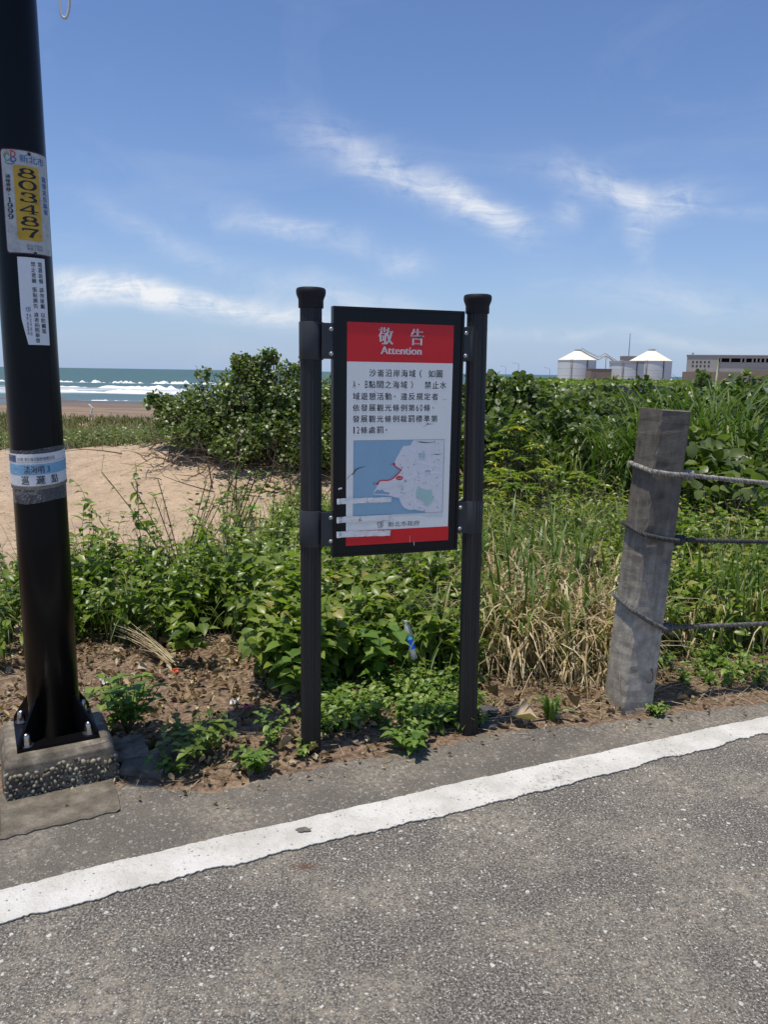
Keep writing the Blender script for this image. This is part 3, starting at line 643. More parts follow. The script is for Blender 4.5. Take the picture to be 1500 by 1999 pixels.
for _ in range(58):
    x, z = U(.28, .46), U(.18, .46)
    if .345 < x < .44 and .19 < z < .28 and U(0, 1) < .7: continue
    if x < .33 and (z < .24 or z > .42): continue
    a = random.choice([.3, -.3, 1.2, .9, -1.0, 0]); l = U(.004, .012); bits.append(ribbon([(x - l * math.cos(a) / 2, z - l * math.sin(a) / 2), (x + l * math.cos(a) / 2, z + l * math.sin(a) / 2)], .0016))
for x, z in ((.43, .463), (.365, .412), (.343, .37), (.289, .36), (.307, .30), (.29, .255), (.327, .205), (.393, .175)): bits.append(disc(x, z, .0032, .0024, 8))
onboard('map_small_print', join2(bits), M_mapink, 5)
bd = [rect(MX0, MX1, MZ0 - .0005, MZ0), rect(MX0, MX1, MZ1, MZ1 + .0006), rect(MX0 - .0006, MX0, MZ0, MZ1), rect(MX1, MX1 + .0006, MZ0, MZ1)]
onboard('map_border', join2(bd), M_ink, 3)
red = np.array([(.255, .374), (.259, .366), (.266, .36), (.277, .355), (.289, .349), (.28, .340), (.268, .328), (.252, .315), (.239, .309), (.227, .307), (.212, .308), (.199, .307), (.192, .303), (.186, .295)])
onboard('map_route', join2([ribbon(red, .0045), disc(.255, .374, .0052, .0052), disc(.186, .295, .0052, .0052), disc(.280, .3155, .0155, .0085, 20)]), M_red, 6)
tx('A', .2415, .2475, .368, .378, M_mapink, 0, 6); tx('B', .1695, .1765, .2905, .302, M_mapink, 0, 6); tx('海水浴場', .2705, .2895, .313, .318, M_letter, 0, 7)
V, F = glyphs('新北市政府', .05); onboard('lettering', (fit(V, .2345, .3725, .1135, .1355), F), M_ink, 2)
M_logo = [print_mat('emblem_red', (.5, .05, .04)), print_mat('emblem_blue', (.04, .10, .32)), print_mat('emblem_green', (.08, .28, .20)), print_mat('emblem_orange', (.55, .3, .04))]
def arc(cx, cy, rx, ry, a0, a1, n=12): return [(cx + rx * math.cos(R(a0 + (a1 - a0) * i / n)), cy + ry * math.sin(R(a0 + (a1 - a0) * i / n))) for i in range(n + 1)]
def emblem(cx, cy, s):
    return [(0, ribbon([(cx + .1 * s, cy)] + [(cx + .1 * s, cy + .5 * s)] + arc(cx + .1 * s, cy + .25 * s, .32 * s, .25 * s, 90, -90), .09 * s)), (1, ribbon([(cx + .08 * s, cy - .38 * s)] + [(cx + .08 * s, cy + .02 * s)] + arc(cx + .1 * s, cy - .18 * s, .36 * s, .2 * s, 90, -90), .09 * s)),
            (2, ribbon(arc(cx - .22 * s, cy - .02 * s, .2 * s, .3 * s, 20, 340), .09 * s)), (3, ribbon(arc(cx - .22 * s, cy + .1 * s, .28 * s, .3 * s, 60, 200), .06 * s)), (1, ribbon(arc(cx - .02 * s, cy - .25 * s, .45 * s, .32 * s, 205, 320), .06 * s))]
for k, vf in emblem(.2005, .127, .026): onboard('emblem', vf, M_logo[k], 3)
# scratches on the print
for pts, wd in (([(.058, .316), (.063, .325), (.070, .331)], .0018), ([(.071, .333), (.083, .338), (.092, .352), (.104, .360), (.135, .368)], [.001, .004, .0045, .0035, .0005]), ([(.352, .463), (.372, .461), (.395, .4585), (.430, .459)], [.0005, .004, .003, .0005]),
                ([(.414, .4095), (.43, .411), (.442, .4085), (.463, .412)], [.0005, .0015, .003, .0005]), ([(.375, .523), (.388, .527), (.398, .534), (.424, .5345)], [.0005, .001, .003, .0005]), ([(.397, .539), (.399, .532)], .002), ([(.346, .872), (.361, .882), (.378, .893)], [.003, .002, .0008]), ([(.166, .664), (.176, .661), (.181, .656)], .0008), ([(.46, .632), (.478, .634)], .0008)):
    onboard('scratch', ribbon(pts, wd), M_scratch, 8)
for vf in (ribbon([(.022, .278), (.030, .282), (.037, .281)], .006), ribbon([(.350, .03), (.349, .046)], .0018), ribbon([(.33, .074), (.331, .044)], .0008)): onboard('scratch', vf, M_letter, 8)
for (a, b, c, d) in ([(.0155, .241), (.248, .2385), (.2475, .218), (.016, .218)], [(.015, .1655), (.246, .1652), (.246, .142), (.015, .141)], [(.015, .1065), (.246, .1005), (.245, .078), (.015, .0815)]):
    nseg = 46; V = []; F = []
    for i in range(nseg + 1):
        u = i / nseg
        for v in (0, .5, 1):
            q0 = np.array(d) * (1 - u) + np.array(c) * u; q1 = np.array(a) * (1 - u) + np.array(b) * u; q = q0 * (1 - v) + q1 * v
            V.append((q[0] + BX0, -.0135 - .00025 * GA(0, 1) - (.003 if 0 < i < nseg else 0) + (0.004 if q[0] > .03 else 0), q[1] + BZ0 + (.0006 * GA(0, 1) if v != .5 else 0)))
    for i in range(nseg):
        for j in range(2): k = 3 * i + j; F.append((k, k + 3, k + 4, k + 1))
    me = raw_mesh('tape_strip', np.array(V), np.array(F), smooth=True); me.materials.append(M_tape); link(bpy.data.objects.new('tape_strip', me), board)

# ------------------------------------------------------------------ street lamp on its bolted plate
LC = Vector((-1.303, 2.868, 0)); LR = .0935; LZ = .172
lamp_m = Matrix.Translation((LC.x, LC.y, LZ)) @ Matrix.Rotation(R(28), 4, 'Z'); lamp_inv = lamp_m.inverted()
lamp = empty('street_lamp', (LC.x, LC.y, LZ), R(28), label='tall black street lamp pole with a yellow number plate, bolted to a pebbly concrete footing', cat='street lamp')
def world_child(o, parent):
    o.parent = parent
    if parent is lamp: o.matrix_parent_inverse = lamp_inv
    return o
bm = bmesh.new(); lathe(bm, [(LR + .001, .012), (LR, .8), (LR - .002, 2.6), (LR - .012, 4.05)], 56)
pole = from_bm('pole', bm, M_pole, lamp, True)
bm = bmesh.new(); box(bm, -.147, .147, -.147, .147, 0, .013); from_bm('base_plate', bm, M_pole, lamp, bevel=.003)
for k in range(4):
    bm = bmesh.new(); a = LR * .98; prof = [(a, .0135), (.200, .0135), (.200, .03), (a + .012, .165), (a, .165)]
    f = [bm.verts.new((x, -.005, z)) for x, z in prof]; g = [bm.verts.new((x, .005, z)) for x, z in prof]
    bm.faces.new(f); bm.faces.new(g[::-1])
    for i in range(5): bm.faces.new((f[i], g[i], g[(i + 1) % 5], f[(i + 1) % 5]))
    bmesh.ops.recalc_face_normals(bm, faces=bm.faces)
    from_bm('gusset', bm, M_pole, lamp, rot=(0, 0, R(45 + 90 * k)))
def anchor(x, y):
    bm = bmesh.new(); lathe(bm, [(.025, 0), (.0255, .001), (.025, .0035), (.016, .0035)], 24)
    bmesh.ops.rotate(bm, verts=bm.verts, matrix=Matrix.Rotation(.2, 3, 'Z')); lathe(bm, [(.0165, .0036), (.0165, .022)], 6)
    lathe(bm, [(.0145, .022), (.0145, .036), (.0128, .042), (.008, .0475), (.002, .0495)], 20)
    return auto_smooth(from_bm('anchor_bolt', bm, M_steel, lamp, loc=(x, y, .0132)), 40)
for x, y in ((-.112, -.118), (.112, -.112), (-.118, .11), (.115, .115)): anchor(x, y)
bm = bmesh.new(); lathe(bm, [(.07, 4.0), (.075, 4.12), (.13, 4.16), (.15, 4.24), (.16, 4.4), (.12, 4.5), (.04, 4.55)], 32); from_bm('lamp_head', bm, M_pole, lamp, True)
bm = bmesh.new(); tube(bm, [(0, -.03, 3.3), (-.15, -.10, 3.42), (-.28, -.19, 3.44)], .022, 10); arm = from_bm('lamp_arm', bm, M_pole, lamp, True)
bm = bmesh.new(); lathe(bm, [(.165, 3.30), (.16, 3.36), (.10, 3.42), (.03, 3.45)], 32, -.287, -.20); from_bm('lamp_shade', bm, M_pole, arm, True)
bm = bmesh.new(); L0 = Vector((-1.047, 2.70, 0)); pts = []
for i in range(31):
    a = R(-65 + 310 * i / 30); pts.append((L0.x + .020 * math.cos(a + R(-90)) * 1.0, L0.y, 2.775 + .075 * math.sin(a + R(-90)) * (1 if math.sin(a - R(90)) < 0 else 2.2)))
tube(bm, [(-1.22, 2.82, 3.5), (-1.12, 2.76, 3.2)] + [(L0.x - .02, L0.y, 2.98)] + pts[3:-3] + [(L0.x + .01, L0.y, 3.0), (-1.15, 2.78, 3.4)], .0042, 8)
world_child(from_bm('hanging_cable', bm, simple('pale_cable', (.55, .53, .5), .5), None, True), lamp)
tc_ = Vector((-LC.x, -LC.y, 0)).normalized(); er = Vector((-tc_.y, tc_.x, 0))
def oncyl(name, VF, mat, th0, z0, lay, parent, wob_=None):
    V, F = VF; th = th0 + V[:, 0] / (LR + .002); rr = LR + .0012 + .0006 * lay + (wob_(V) if wob_ else 0)
    X = LC.x + rr * (np.cos(th) * tc_.x + np.sin(th) * er.x); Y = LC.y + rr * (np.cos(th) * tc_.y + np.sin(th) * er.y)
    me = raw_mesh(name, np.stack([X, Y, V[:, 1] + z0], -1), F); me.materials.append(mat)
    o = bpy.data.objects.new(name, me); COL.objects.link(o); return world_child(o, parent)
def sheet(x0, x1, z0, z1, nx=24, nz=1, cut=None):
    V = []; F = []
    for j in range(nz + 1):
        for i in range(nx + 1):
            xa = x0 + (cut(j / nz) if cut else 0); V.append((xa + (x1 - xa) * i / nx, z0 + (z1 - z0) * j / nz))
    for j in range(nz):
        for i in range(nx): k = j * (nx + 1) + i; F += [(k, k + 1, k + nx + 2), (k, k + nx + 2, k + nx + 1)]
    return np.array(V, float), np.array(F)
def rsheet(x0, x1, z0, z1, r, nx=16):
    """rounded rectangle as columns, so that it bends round the pole"""
    V = []; F = []; us = np.concatenate([np.linspace(x0, x0 + r, 5), np.linspace(x0 + r, x1 - r, nx)[1:-1], np.linspace(x1 - r, x1, 5)])
    for x in us:
        e = max(0, x0 + r - x, x - x1 + r); d = r - math.sqrt(max(0, r * r - e * e)); V += [(x, z0 + d), (x, z1 - d)]
    for i in range(len(us) - 1): F += [(2 * i, 2 * i + 2, 2 * i + 3), (2 * i, 2 * i + 3, 2 * i + 1)]
    return np.array(V), np.array(F)
def grime_white(name, col=(.52, .51, .47)):
    m, t, b = mat_base(name); co = objco(t); n = noise(t, co, 24, 6, .65); n2 = noise(t, co, 90, 4)
    c = ramp(t, n, [(.42, col), (.62, tuple(x * .8 for x in col)), (.72, tuple(x * .4 for x in col))]); c = mix(t, ramp(t, n2, [(.62, 0.), (.72, .5)]), c, (.12, .10, .08))
    t.links.new(c, b.inputs['Base Color']); b.inputs['Roughness'].default_value = .4; return m
M_plate = grime_white('plate_white'); M_yel = grime_white('plate_yellow', (.62, .36, .015)); M_stick = simple('sticker_white', (.78, .77, .76), .45, .4, 0, .08, 8); M_rim = print_mat('plate_dark_red', (.10, .015, .03)); M_tblue = print_mat('plate_blue_ink', (.03, .12, .36))
th = R(18); plate = oncyl('number_plate', rsheet(-.0885, .0885, 0, .342, .012), M_rim, th, 1.986, 1, lamp)
oncyl('plate_face', rsheet(-.0845, .0845, .004, .338, .010), M_plate, th, 1.986, 2, plate)
oncyl('yellow_panel', rsheet(-.047, .037, .046, .290, .008), M_yel, th, 1.986, 3, plate)
def wide_digit(ch):
    def ribbon_(pts, wd): pts = np.array(pts, float); u = np.linspace(0, len(pts) - 1, 14); k = np.arange(len(pts)); return ribbon(np.column_stack([np.interp(u, k, pts[:, 0]), np.interp(u, k, pts[:, 1])]), np.interp(u, k, np.broadcast_to(wd, len(pts))))
    """old-style print digits: thick uprights, thin level strokes, small serifs; unit box 0..1"""
    def pen(pts, k=1.0):
        pts = np.array(pts, float); t = np.gradient(pts, axis=0); t /= np.linalg.norm(t, axis=1, keepdims=True); return ribbon(pts, (.085 + .13 * np.abs(t[:, 1])) * k)
    A = lambda cx, cy, rx, ry, a0, a1: arc(cx, cy, rx, ry, a0, a1, 28)
    if ch == '0': return join2([pen(A(.5, .5, .40, .45, 0, 360))])
    if ch == '8': return join2([pen(A(.5, .73, .30, .22, 0, 360)), pen(A(.5, .27, .40, .24, 0, 360))])
    if ch == '3': return join2([pen(A(.47, .73, .33, .22, 160, -85)), pen(A(.45, .28, .42, .24, 85, -155)), disc(.2, .77, .1, .09), disc(.13, .22, .1, .09)])
    if ch == '9': return join2([pen(A(.48, .66, .34, .29, 0, 360)), pen(A(.40, .55, .45, .5, 30, -120)), disc(.22, .14, .09, .08)])
    if ch == '4': return join2([ribbon_([(.68, .97), (.68, .05)], .17), ribbon_([(.66, .95), (.03, .33)], .12), ribbon_([(-.02, .30), (1.0, .30)], .11), ribbon_([(.46, .04), (.92, .04)], .08)])
    if ch == '7': return join2([ribbon_([(.04, .88), (.96, .88)], .17), ribbon_([(.88, .86), (.62, .5), (.48, .02)], [.14, .18, .24]), ribbon_([(.08, .95), (.08, .68)], .08)])
    if ch == '1': return join2([ribbon_([(.5, .97), (.5, .04)], .24), ribbon_([(.2, .80), (.5, .93)], .1), ribbon_([(.15, .04), (.85, .04)], .07)])
def digits(s, x0, x1, ztop, zbot, gap=.18):
    n = len(s); step = (ztop - zbot) / n; out = []
    for i, ch in enumerate(s):
        V, F = wide_digit(ch); V = V * (x1 - x0, step * (1 - gap)) + (x0, ztop - (i + 1) * step + step * gap / 2); out.append((V, F))
    return join2(out)
oncyl('lettering', digits('803487', -.034, .026, .286, .052), M_ink, th, 1.986, 4, plate)
oncyl('lettering', digits('1999', -.074, -.055, .185, .112, .1), M_ink, th, 1.986, 4, plate)
def vcol(body, x, z1, z0, wd, mat, th_, zb, lay, parent, bold=.0, step=None):
    out = []; n = len(body); st = (z1 - z0) / n
    for i, ch in enumerate(body):
        if ch == ' ': continue
        V, F = glyphs(ch, .05); zt = z1 - i * st; V = fit(V, x - wd / 2, x + wd / 2, zt - st * .92, zt - st * .05, ch in ':'); out += [(V - (bold * .03, 0), F), (V + (bold * .03, 0), F)]
    return oncyl('lettering', join2(out), mat, th_, zb, lay, parent)
vcol('通報專線:', -.066, .258, .190, .016, M_ink, th, 1.986, 4, plate, .012)
vcol('路燈定位編號', .060, .268, .140, .020, M_tblue, th, 1.986, 4, plate, .014)
V, F = glyphs('新北市', .05); oncyl('lettering', (fit(V, -.026, .062, .300, .326), F), M_tblue, th, 1.986, 4, plate)
V, F = glyphs('新北市政府\n養護工程處', .05); oncyl('lettering', (fit(V, -.02, .034, .014, .034), F), M_mapink, th, 1.986, 4, plate)
for k, vf in emblem(-.055, .314, .040): oncyl('emblem', vf, M_logo[k], th, 1.986, 4, plate)
for z in (.330, .004): 
    oncyl('rivet', disc(.006, z, .006, .006), M_scratch, th, 1.986, 5, plate)
th2 = R(14); stick = oncyl('warning_sticker', sheet(-.047, .047, 0, .298, 18, 14, lambda v: .018 * max(0, 1 - v * 3.2)), M_stick, th2, 1.678, 1, lamp)
vcol('電器設備', .027, .285, .211, .015, M_ink, th2, 1.678, 2, stick, .012); vcol('請勿接觸', .027, .199, .125, .015, M_ink, th2, 1.678, 2, stick, .012); vcol('以防觸電', .027, .113, .039, .015, M_ink, th2, 1.678, 2, stick, .012)
vcol('禁止塗繪', .003, .285, .211, .015, M_ink, th2, 1.678, 2, stick, .012); vcol('張貼廣告', .003, .199, .125, .015, M_ink, th2, 1.678, 2, stick, .012); vcol('違者拍照舉發', .003, .113, .006, .015, M_ink, th2, 1.678, 2, stick, .012)
vcol('新北市政府', -.017, .108, .030, .007, M_mapink, th2, 1.678, 2, stick); vcol('養護工程管理處', -.0265, .108, .034, .007, M_mapink, th2, 1.678, 2, stick)
for k, vf in emblem(-.022, .122, .016): oncyl('emblem', vf, M_logo[1], th2, 1.678, 2, stick)
# paper notice taped round the pole under crumpled clear film
M_film, t_, b_ = mat_base('clear_plastic_film'); b_.inputs['Base Color'].default_value = (.8, .8, .82, 1); b_.inputs['Roughness'].default_value = .18; b_.inputs['Alpha'].default_value = .13
bump(t_, b_, noise(t_, objco(t_), 60, 4, .6, 1), 1.0, .01)
sl_ = lambda V: .000 * V[:, 0]
def tilt(VF, k=.045, sag=-.9):
    V, F = VF; V = V.copy(); V[:, 1] += k * V[:, 0] + sag * -V[:, 0] ** 2 * .45; return V, F
thb = R(0); zb = 1.160
paper = oncyl('paper_notice', tilt(sheet(-.140, .140, 0, .130, 40, 1)), M_stick, thb, zb, 3, lamp)
oncyl('blue_band', tilt(sheet(-.140, .140, .054, .092, 40, 1)), print_mat('paper_blue', (.16, .42, .62)), thb, zb, 4, paper)
oncyl('blue_corner', tilt(sheet(-.140, -.082, .100, .124, 10, 1)), print_mat('paper_navy', (.02, .05, .14)), thb, zb, 4, paper)
oncyl('thin_line', tilt(join2([sheet(-.140, .140, .0995, .1005, 40, 1), sheet(-.140, .140, .012, .0128, 40, 1)])), M_mapink, thb, zb, 4, paper)
for body, x0, x1, z0, z1, bo in (('淡海哨 3', -.050, .038, .059, .087, .02), ('巡', -.062, -.034, .018, .050, .025), ('邏', -.010, .020, .018, .050, .025), ('點', .042, .068, .018, .050, .025), ('115年 安心保全股份有限公司', -.073, .058, .104, .118, .004)):
    V, F = glyphs(body, .05); V = fit(V, x0, x1, z0, z1); oncyl('lettering', tilt(join2([(V - (bo * .04, 0), F), (V + (bo * .04, 0), F)])), M_ink, thb, zb, 5, paper)
ck = [rect(-.14 + .0085 * i, -.14 + .0085 * i + .0043, .0 + .0038 * j, .0038 + .0038 * j) for j in range(3) for i in range(33) if True]
ck = []
for j in range(3):
    for i in range(33): x = -.140 + .0085 * i + (.00425 if j % 2 else 0); ck.append(rect(x, x + .00425, .0005 + .0038 * j, .0043 + .0038 * j))
oncyl('checker_strip', tilt(sheet(-.140, .140, .0003, .0121, 40, 1)), print_mat('checker_tan', (.42, .30, .13)), thb, zb, 4, paper)
oncyl('checker_strip', tilt(join2(ck)), M_ink, thb, zb, 5, paper)
fv, ff = sheet(-.150, .150, -.048, .148, 60, 20)
fr = .004 + .0035 * np.abs(np.sin(fv[:, 0] * 55 + fv[:, 1] * 40)) * (.3 + (np.abs(fv[:, 1] - .05) > .06)) + .010 * np.clip((np.abs(fv[:, 0]) - .125) / .025, 0, 1) + .0015 * G.normal(0, 1, len(fv))
fv2 = fv.copy(); fv2[:, 1] += .004 * np.sin(fv[:, 0] * 30) * (np.abs(fv[:, 1] - .05) > .09)
oncyl('plastic_wrap', tilt((fv2, ff)), M_film, thb, zb, 5, paper, lambda V: fr)

# ------------------------------------------------------------------ footing with exposed pebbles, and the cracked slab before it
FO = empty('concrete_footing', (LC.x, LC.y, 0), R(28), label='square concrete footing with exposed pebbles under the black lamp pole', cat='footing')
bm = bmesh.new(); b0 = [bm.verts.new((x, y, -.05)) for x, y in ((-.205, -.200), (.205, -.200), (.205, .2), (-.205, .2))]
prof = [(1.0, .0), (.985, .10), (.96, .142), (.90, .164), (.84, .1715)]; prev = b0
for k, z in prof:
    ring = [bm.verts.new((v.co.x * k, v.co.y * k, z)) for v in b0]
    for i in range(4): bm.faces.new((prev[i], prev[(i + 1) % 4], ring[(i + 1) % 4], ring[i]))
    prev = ring
bm.faces.new(prev); bmesh.ops.subdivide_edges(bm, edges=bm.edges[:], cuts=5, use_grid_fill=True)
for v in bm.verts:
    v.co += Vector((GA(0, 1), GA(0, 1), GA(0, 1))) * .0007
    d = max(abs(v.co.x), abs(v.co.y)); 
    if abs(v.co.x) > .15 and abs(v.co.y) > .15: v.co.xy *= .965
auto_smooth(from_bm('footing_block', bm, M_footing, FO), 60)
PEB = []
for k in range(5):
    bm = bmesh.new(); bmesh.ops.create_icosphere(bm, subdivisions=1, radius=1)
    for v in bm.verts: v.co = Vector((v.co.x * U(.8, 1.1), v.co.y * U(.6, .8), v.co.z * U(.5, .7))) * U(.85, 1.1)
    me = bpy.data.meshes.new('pebble'); bm.to_mesh(me); bm.free(); me.shade_smooth(); me.materials.append(M_pebble)
    for an, vv in (('tint', [k / 4] * len(me.vertices)), ('rib', [1] * len(me.vertices))): at = me.attributes.new(an, 'FLOAT', 'POINT'); at.data.foreach_set('value', vv)
    PEB.append(me)
def pebble(me, loc, r, parent):
    o = bpy.data.objects.new('pebble', me); o.location = loc; o.scale = (r, r, r); o.rotation_euler = (U(0, 6), U(0, 6), U(0, 6)); return link(o, parent)
SPOT = []
for side, half in ((0, .198), (1, .190)):
    for j in range(8):
        z = .006 + j * .0168
        for i in range(int(2 * half / .0182) + 1): SPOT.append((side, -half + .0182 * (i + .5 * (j % 2)) + GA(0, .003), z + GA(0, .002)))
random.shuffle(SPOT); cnt = 0
for side, u, z in SPOT:
    if cnt >= 290 or z > .122 + .016 * math.sin(u * 23 + 1) or abs(u) > .196 or U(0, 1) < (.12 if side == 0 else .3): continue
    s = .1995 - .03 * z - (.003 if z > .1 else 0)
    pebble(random.choice(PEB), (s + .003, u, z) if side else (u, -s - .003, z), U(.0095, .0145), FO); cnt += 1
for (s0, s1, nn0, nn1, hh, seed) in ((-1.6, -.235, 2.69, 3.0, .018, 1), (-.228, .165, 2.735, 3.02, .016, 2)):
    bm = bmesh.new(); ss = np.arange(s0, s1 + .001, .03); lowr = [2.700 + .055 * (s + .4) * (1 if s > -.4 else 0) + .004 * GA(0, 1) for s in ss]; rows = []
    jag = [.010 * GA(0, 1) for _ in range(5)]
    for i, s in enumerate(ss):
        n_ = lowr[i]; r_ = []
        for j, (nv, zv) in enumerate(((n_ + .002, -.05), (n_, hh - .006), (n_ + .008, hh), (n_ + .12, hh + .004), (nn1, hh + .006), (nn1, -.05))):
            sx = s + (jag[min(j, 4)] if i in (0, len(ss) - 1) and j > 1 else 0); x, y = rd(sx, nv); r_.append(bm.verts.new((x, y, zv)))
        rows.append(r_)
    for a, b in zip(rows, rows[1:]):
        for j in range(5): bm.faces.new((a[j], b[j], b[j + 1], a[j + 1]))
    bm.faces.new(rows[0][::-1]); bm.faces.new(rows[-1]); bmesh.ops.recalc_face_normals(bm, faces=bm.faces)
    tag(from_bm('kerb_slab', bm, M_slab), kind='structure')
# broken bits of concrete right of the footing
for k, (s, n_, r_, z_) in enumerate(((.30, 3.02, .10, .03), (.22, 3.14, .11, .05), (.40, 3.10, .07, .025))):
    bm = bmesh.new(); bmesh.ops.create_cube(bm, size=1); bmesh.ops.subdivide_edges(bm, edges=bm.edges[:], cuts=3, use_grid_fill=True)
    for v in bm.verts: v.co = Vector((v.co.x * r_ * 1.7, v.co.y * r_ * 1.5, v.co.z * .07)) + Vector((GA(0, .006), GA(0, .006), GA(0, .004)))
    x, y = rd(s, n_); tag(from_bm('concrete_chunk', bm, M_slab, loc=(x, y, z_ - .025), rot=(U(-.08, .08), U(-.08, .08), R(24 + (k - 1) * 22))),
        ('largest cracked concrete chunk touching the right side of the pebbly footing', 'cracked concrete chunk half under the weeds behind the pebbly footing', 'smallest broken concrete chunk beside the dark weed clump')[k], 'concrete chunk', 'broken concrete chunks by the footing')

# ------------------------------------------------------------------ leaning concrete post with three ropes
BR = R(16.6); BL = Vector((1.214, 3.555, 0)); lean = R(3.2)
bm = bmesh.new(); a = .0855; zs = [-.3, 0, .3, .6, .9, 1.2, 1.40, 1.452]
for z in zs: pass
rows = []
for z in np.linspace(-.3, 1.455, 60):
    k = 1 - .02 * max(0, z); ring = []
    for (cx, cy) in ((-1, -1), (1, -1), (1, 1), (-1, 1)):
        for (ox, oy) in (((0, .10), (.10, 0)) if cx * cy > 0 else ((.10, 0), (0, .10))):
            j = .0028 if (cx, cy) == (-1, -1) else .0004
            ring.append(bm.verts.new((cx * a * k * (1 - ox) + abs(GA(0, j)) * -cx, cy * a * k * (1 - oy) + abs(GA(0, j)) * -cy, z + (GA(0, .003) if z > 1.45 else 0))))
    rows.append(ring)
order = [0, 1, 2, 3, 4, 5, 6, 7]
for A_, B_ in zip(rows, rows[1:]):
    for i in range(8): bm.faces.new((A_[i], A_[(i + 1) % 8], B_[(i + 1) % 8], B_[i]))
bm.faces.new(rows[-1]); bmesh.ops.recalc_face_normals(bm, faces=bm.faces)
cp = from_bm('concrete_post', bm, M_post, None, loc=BL, rot=(R(-.5), lean, BR))
cp.matrix_world = Matrix.Translation(BL) @ Matrix.Rotation(lean, 4, 'Y') @ Matrix.Rotation(R(-1), 4, 'X') @ Matrix.Rotation(BR, 4, 'Z')
tag(cp, 'square weathered grey concrete post leaning right at the road edge with ropes tied round it', 'post')
bm = bmesh.new(); tube(bm, [(.045, -a - .001, .225), (.048, -a - .014, .20), (.043, -a - .018, .175), (.035, -a - .012, .16), (.033, -a, .158)], .003, 6)
from_bm('wire_hook', bm, simple('rusty_wire', (.05, .03, .02), .7), cp)
def rope_mat(name, c0, c1):
    m, t, b = mat_base(name); P = worldpos(t); n = noise(t, P, 55, 5, .65); n2 = noise(t, P, 500, 2)
    c = mix(t, ramp(t, n, [(.4, 0.), (.62, 1.)]), c0, c1); c = mix(t, math_(t, 'MULTIPLY', n2, .5), c, tuple(x * .4 for x in c0))
    t.links.new(c, b.inputs['Base Color']); b.inputs['Roughness'].default_value = .9; bump(t, b, n2, .6, .003); return m
post_m = cp.matrix_world.copy()
def rope(name, zl, zf, zr, far, mat, label, rad=.0110, knot=.03):
    loc = []; e = a + rad * .85
    corners = [(e, e * .55, zr), (e, e, zr - .005), (-e, e, zl + .02), (-e, -e, zf), (0, -e, (zf + zr) / 2 - .004), (e, -e, zr), (e + .02, -e * .2, zr - .002), (e + .05, -.035, zr - .006)]
    P0 = [post_m @ Vector(c) for c in corners]; endp = Vector(far); p = P0[-1]
    pts = []
    for q0, q1 in zip(P0, P0[1:]):
        n_ = max(2, int((q1 - q0).length / .006)); pts += [q0.lerp(q1, i / n_) for i in range(n_)]
    n_ = int((endp - p).length / .006)
    for i in range(n_ + 1): u = i / n_; q = p.lerp(endp, u); q.z -= .10 * u * (1 - u) * 1.0; pts.append(q)
    pts = np.array(pts)
    for _ in range(6): pts[1:-1] = (pts[:-2] + 2 * pts[1:-1] + pts[2:]) / 4
    Pn = [Vector(x) for x in pts]; bm = bmesh.new(); ln = 0; strands = [[], [], []]; prev = None
    for i, p in enumerate(Pn):
        t = (Pn[min(i + 1, len(Pn) - 1)] - Pn[max(i - 1, 0)]).normalized()
        aa_ = t.orthogonal().normalized() if prev is None else (prev - t * prev.dot(t)).normalized()
        prev = aa_; bb = t.cross(aa_); ln += (p - Pn[i - 1]).length if i else 0
        for k in range(3): an = ln * 6.283 / .055 + k * 2.094; strands[k].append(p + (aa_ * math.cos(an) + bb * math.sin(an)) * rad * .56)
    for k in range(3): tube(bm, strands[k], rad * .56, 7)
    kc = post_m @ Vector((e + .03, -.05, zr - .004))
    for q in range(3):
        ring = []
        for i in range(25): an = i * 6.283 / 12; ring.append(kc + Vector((.013 * (q - 1) + .010 * math.sin(an * .5 + q), .021 * math.cos(an + q), .021 * math.sin(an + q))))
        tube(bm, ring, rad * .62, 7)
    for _ in range(160):                                       # frayed fibres
        p = Pn[random.randrange(len(Pn))]; d = Vector((GA(0, 1), GA(0, 1), GA(0, 1))).normalized(); tube(bm, [p + d * rad * .8, p + d * (rad + U(.003, .008)) + Vector((GA(0, .004), GA(0, .004), GA(0, .004)))], .0009, 3, False)
    return tag(from_bm(name, bm, mat, None, True), label, 'rope', 'ropes strung from the concrete post')
rope('rope', 1.172, 1.172, 1.162, (3.6, 4.25, .98), rope_mat('pale_rope', (.17, .16, .145), (.48, .46, .41)), 'pale grey frayed rope, topmost of three tied round the concrete post')
rope('rope', .886, .880, .852, (3.6, 4.25, .76), rope_mat('dark_rope', (.035, .035, .037), (.10, .10, .10)), 'darkest rope, middle of three tied round the concrete post')
rope('rope', .530, .512, .418, (3.6, 4.25, .36), rope_mat('grey_rope', (.07, .068, .068), (.22, .21, .20)), 'slanting grey rope, lowest of three tied round the concrete post')

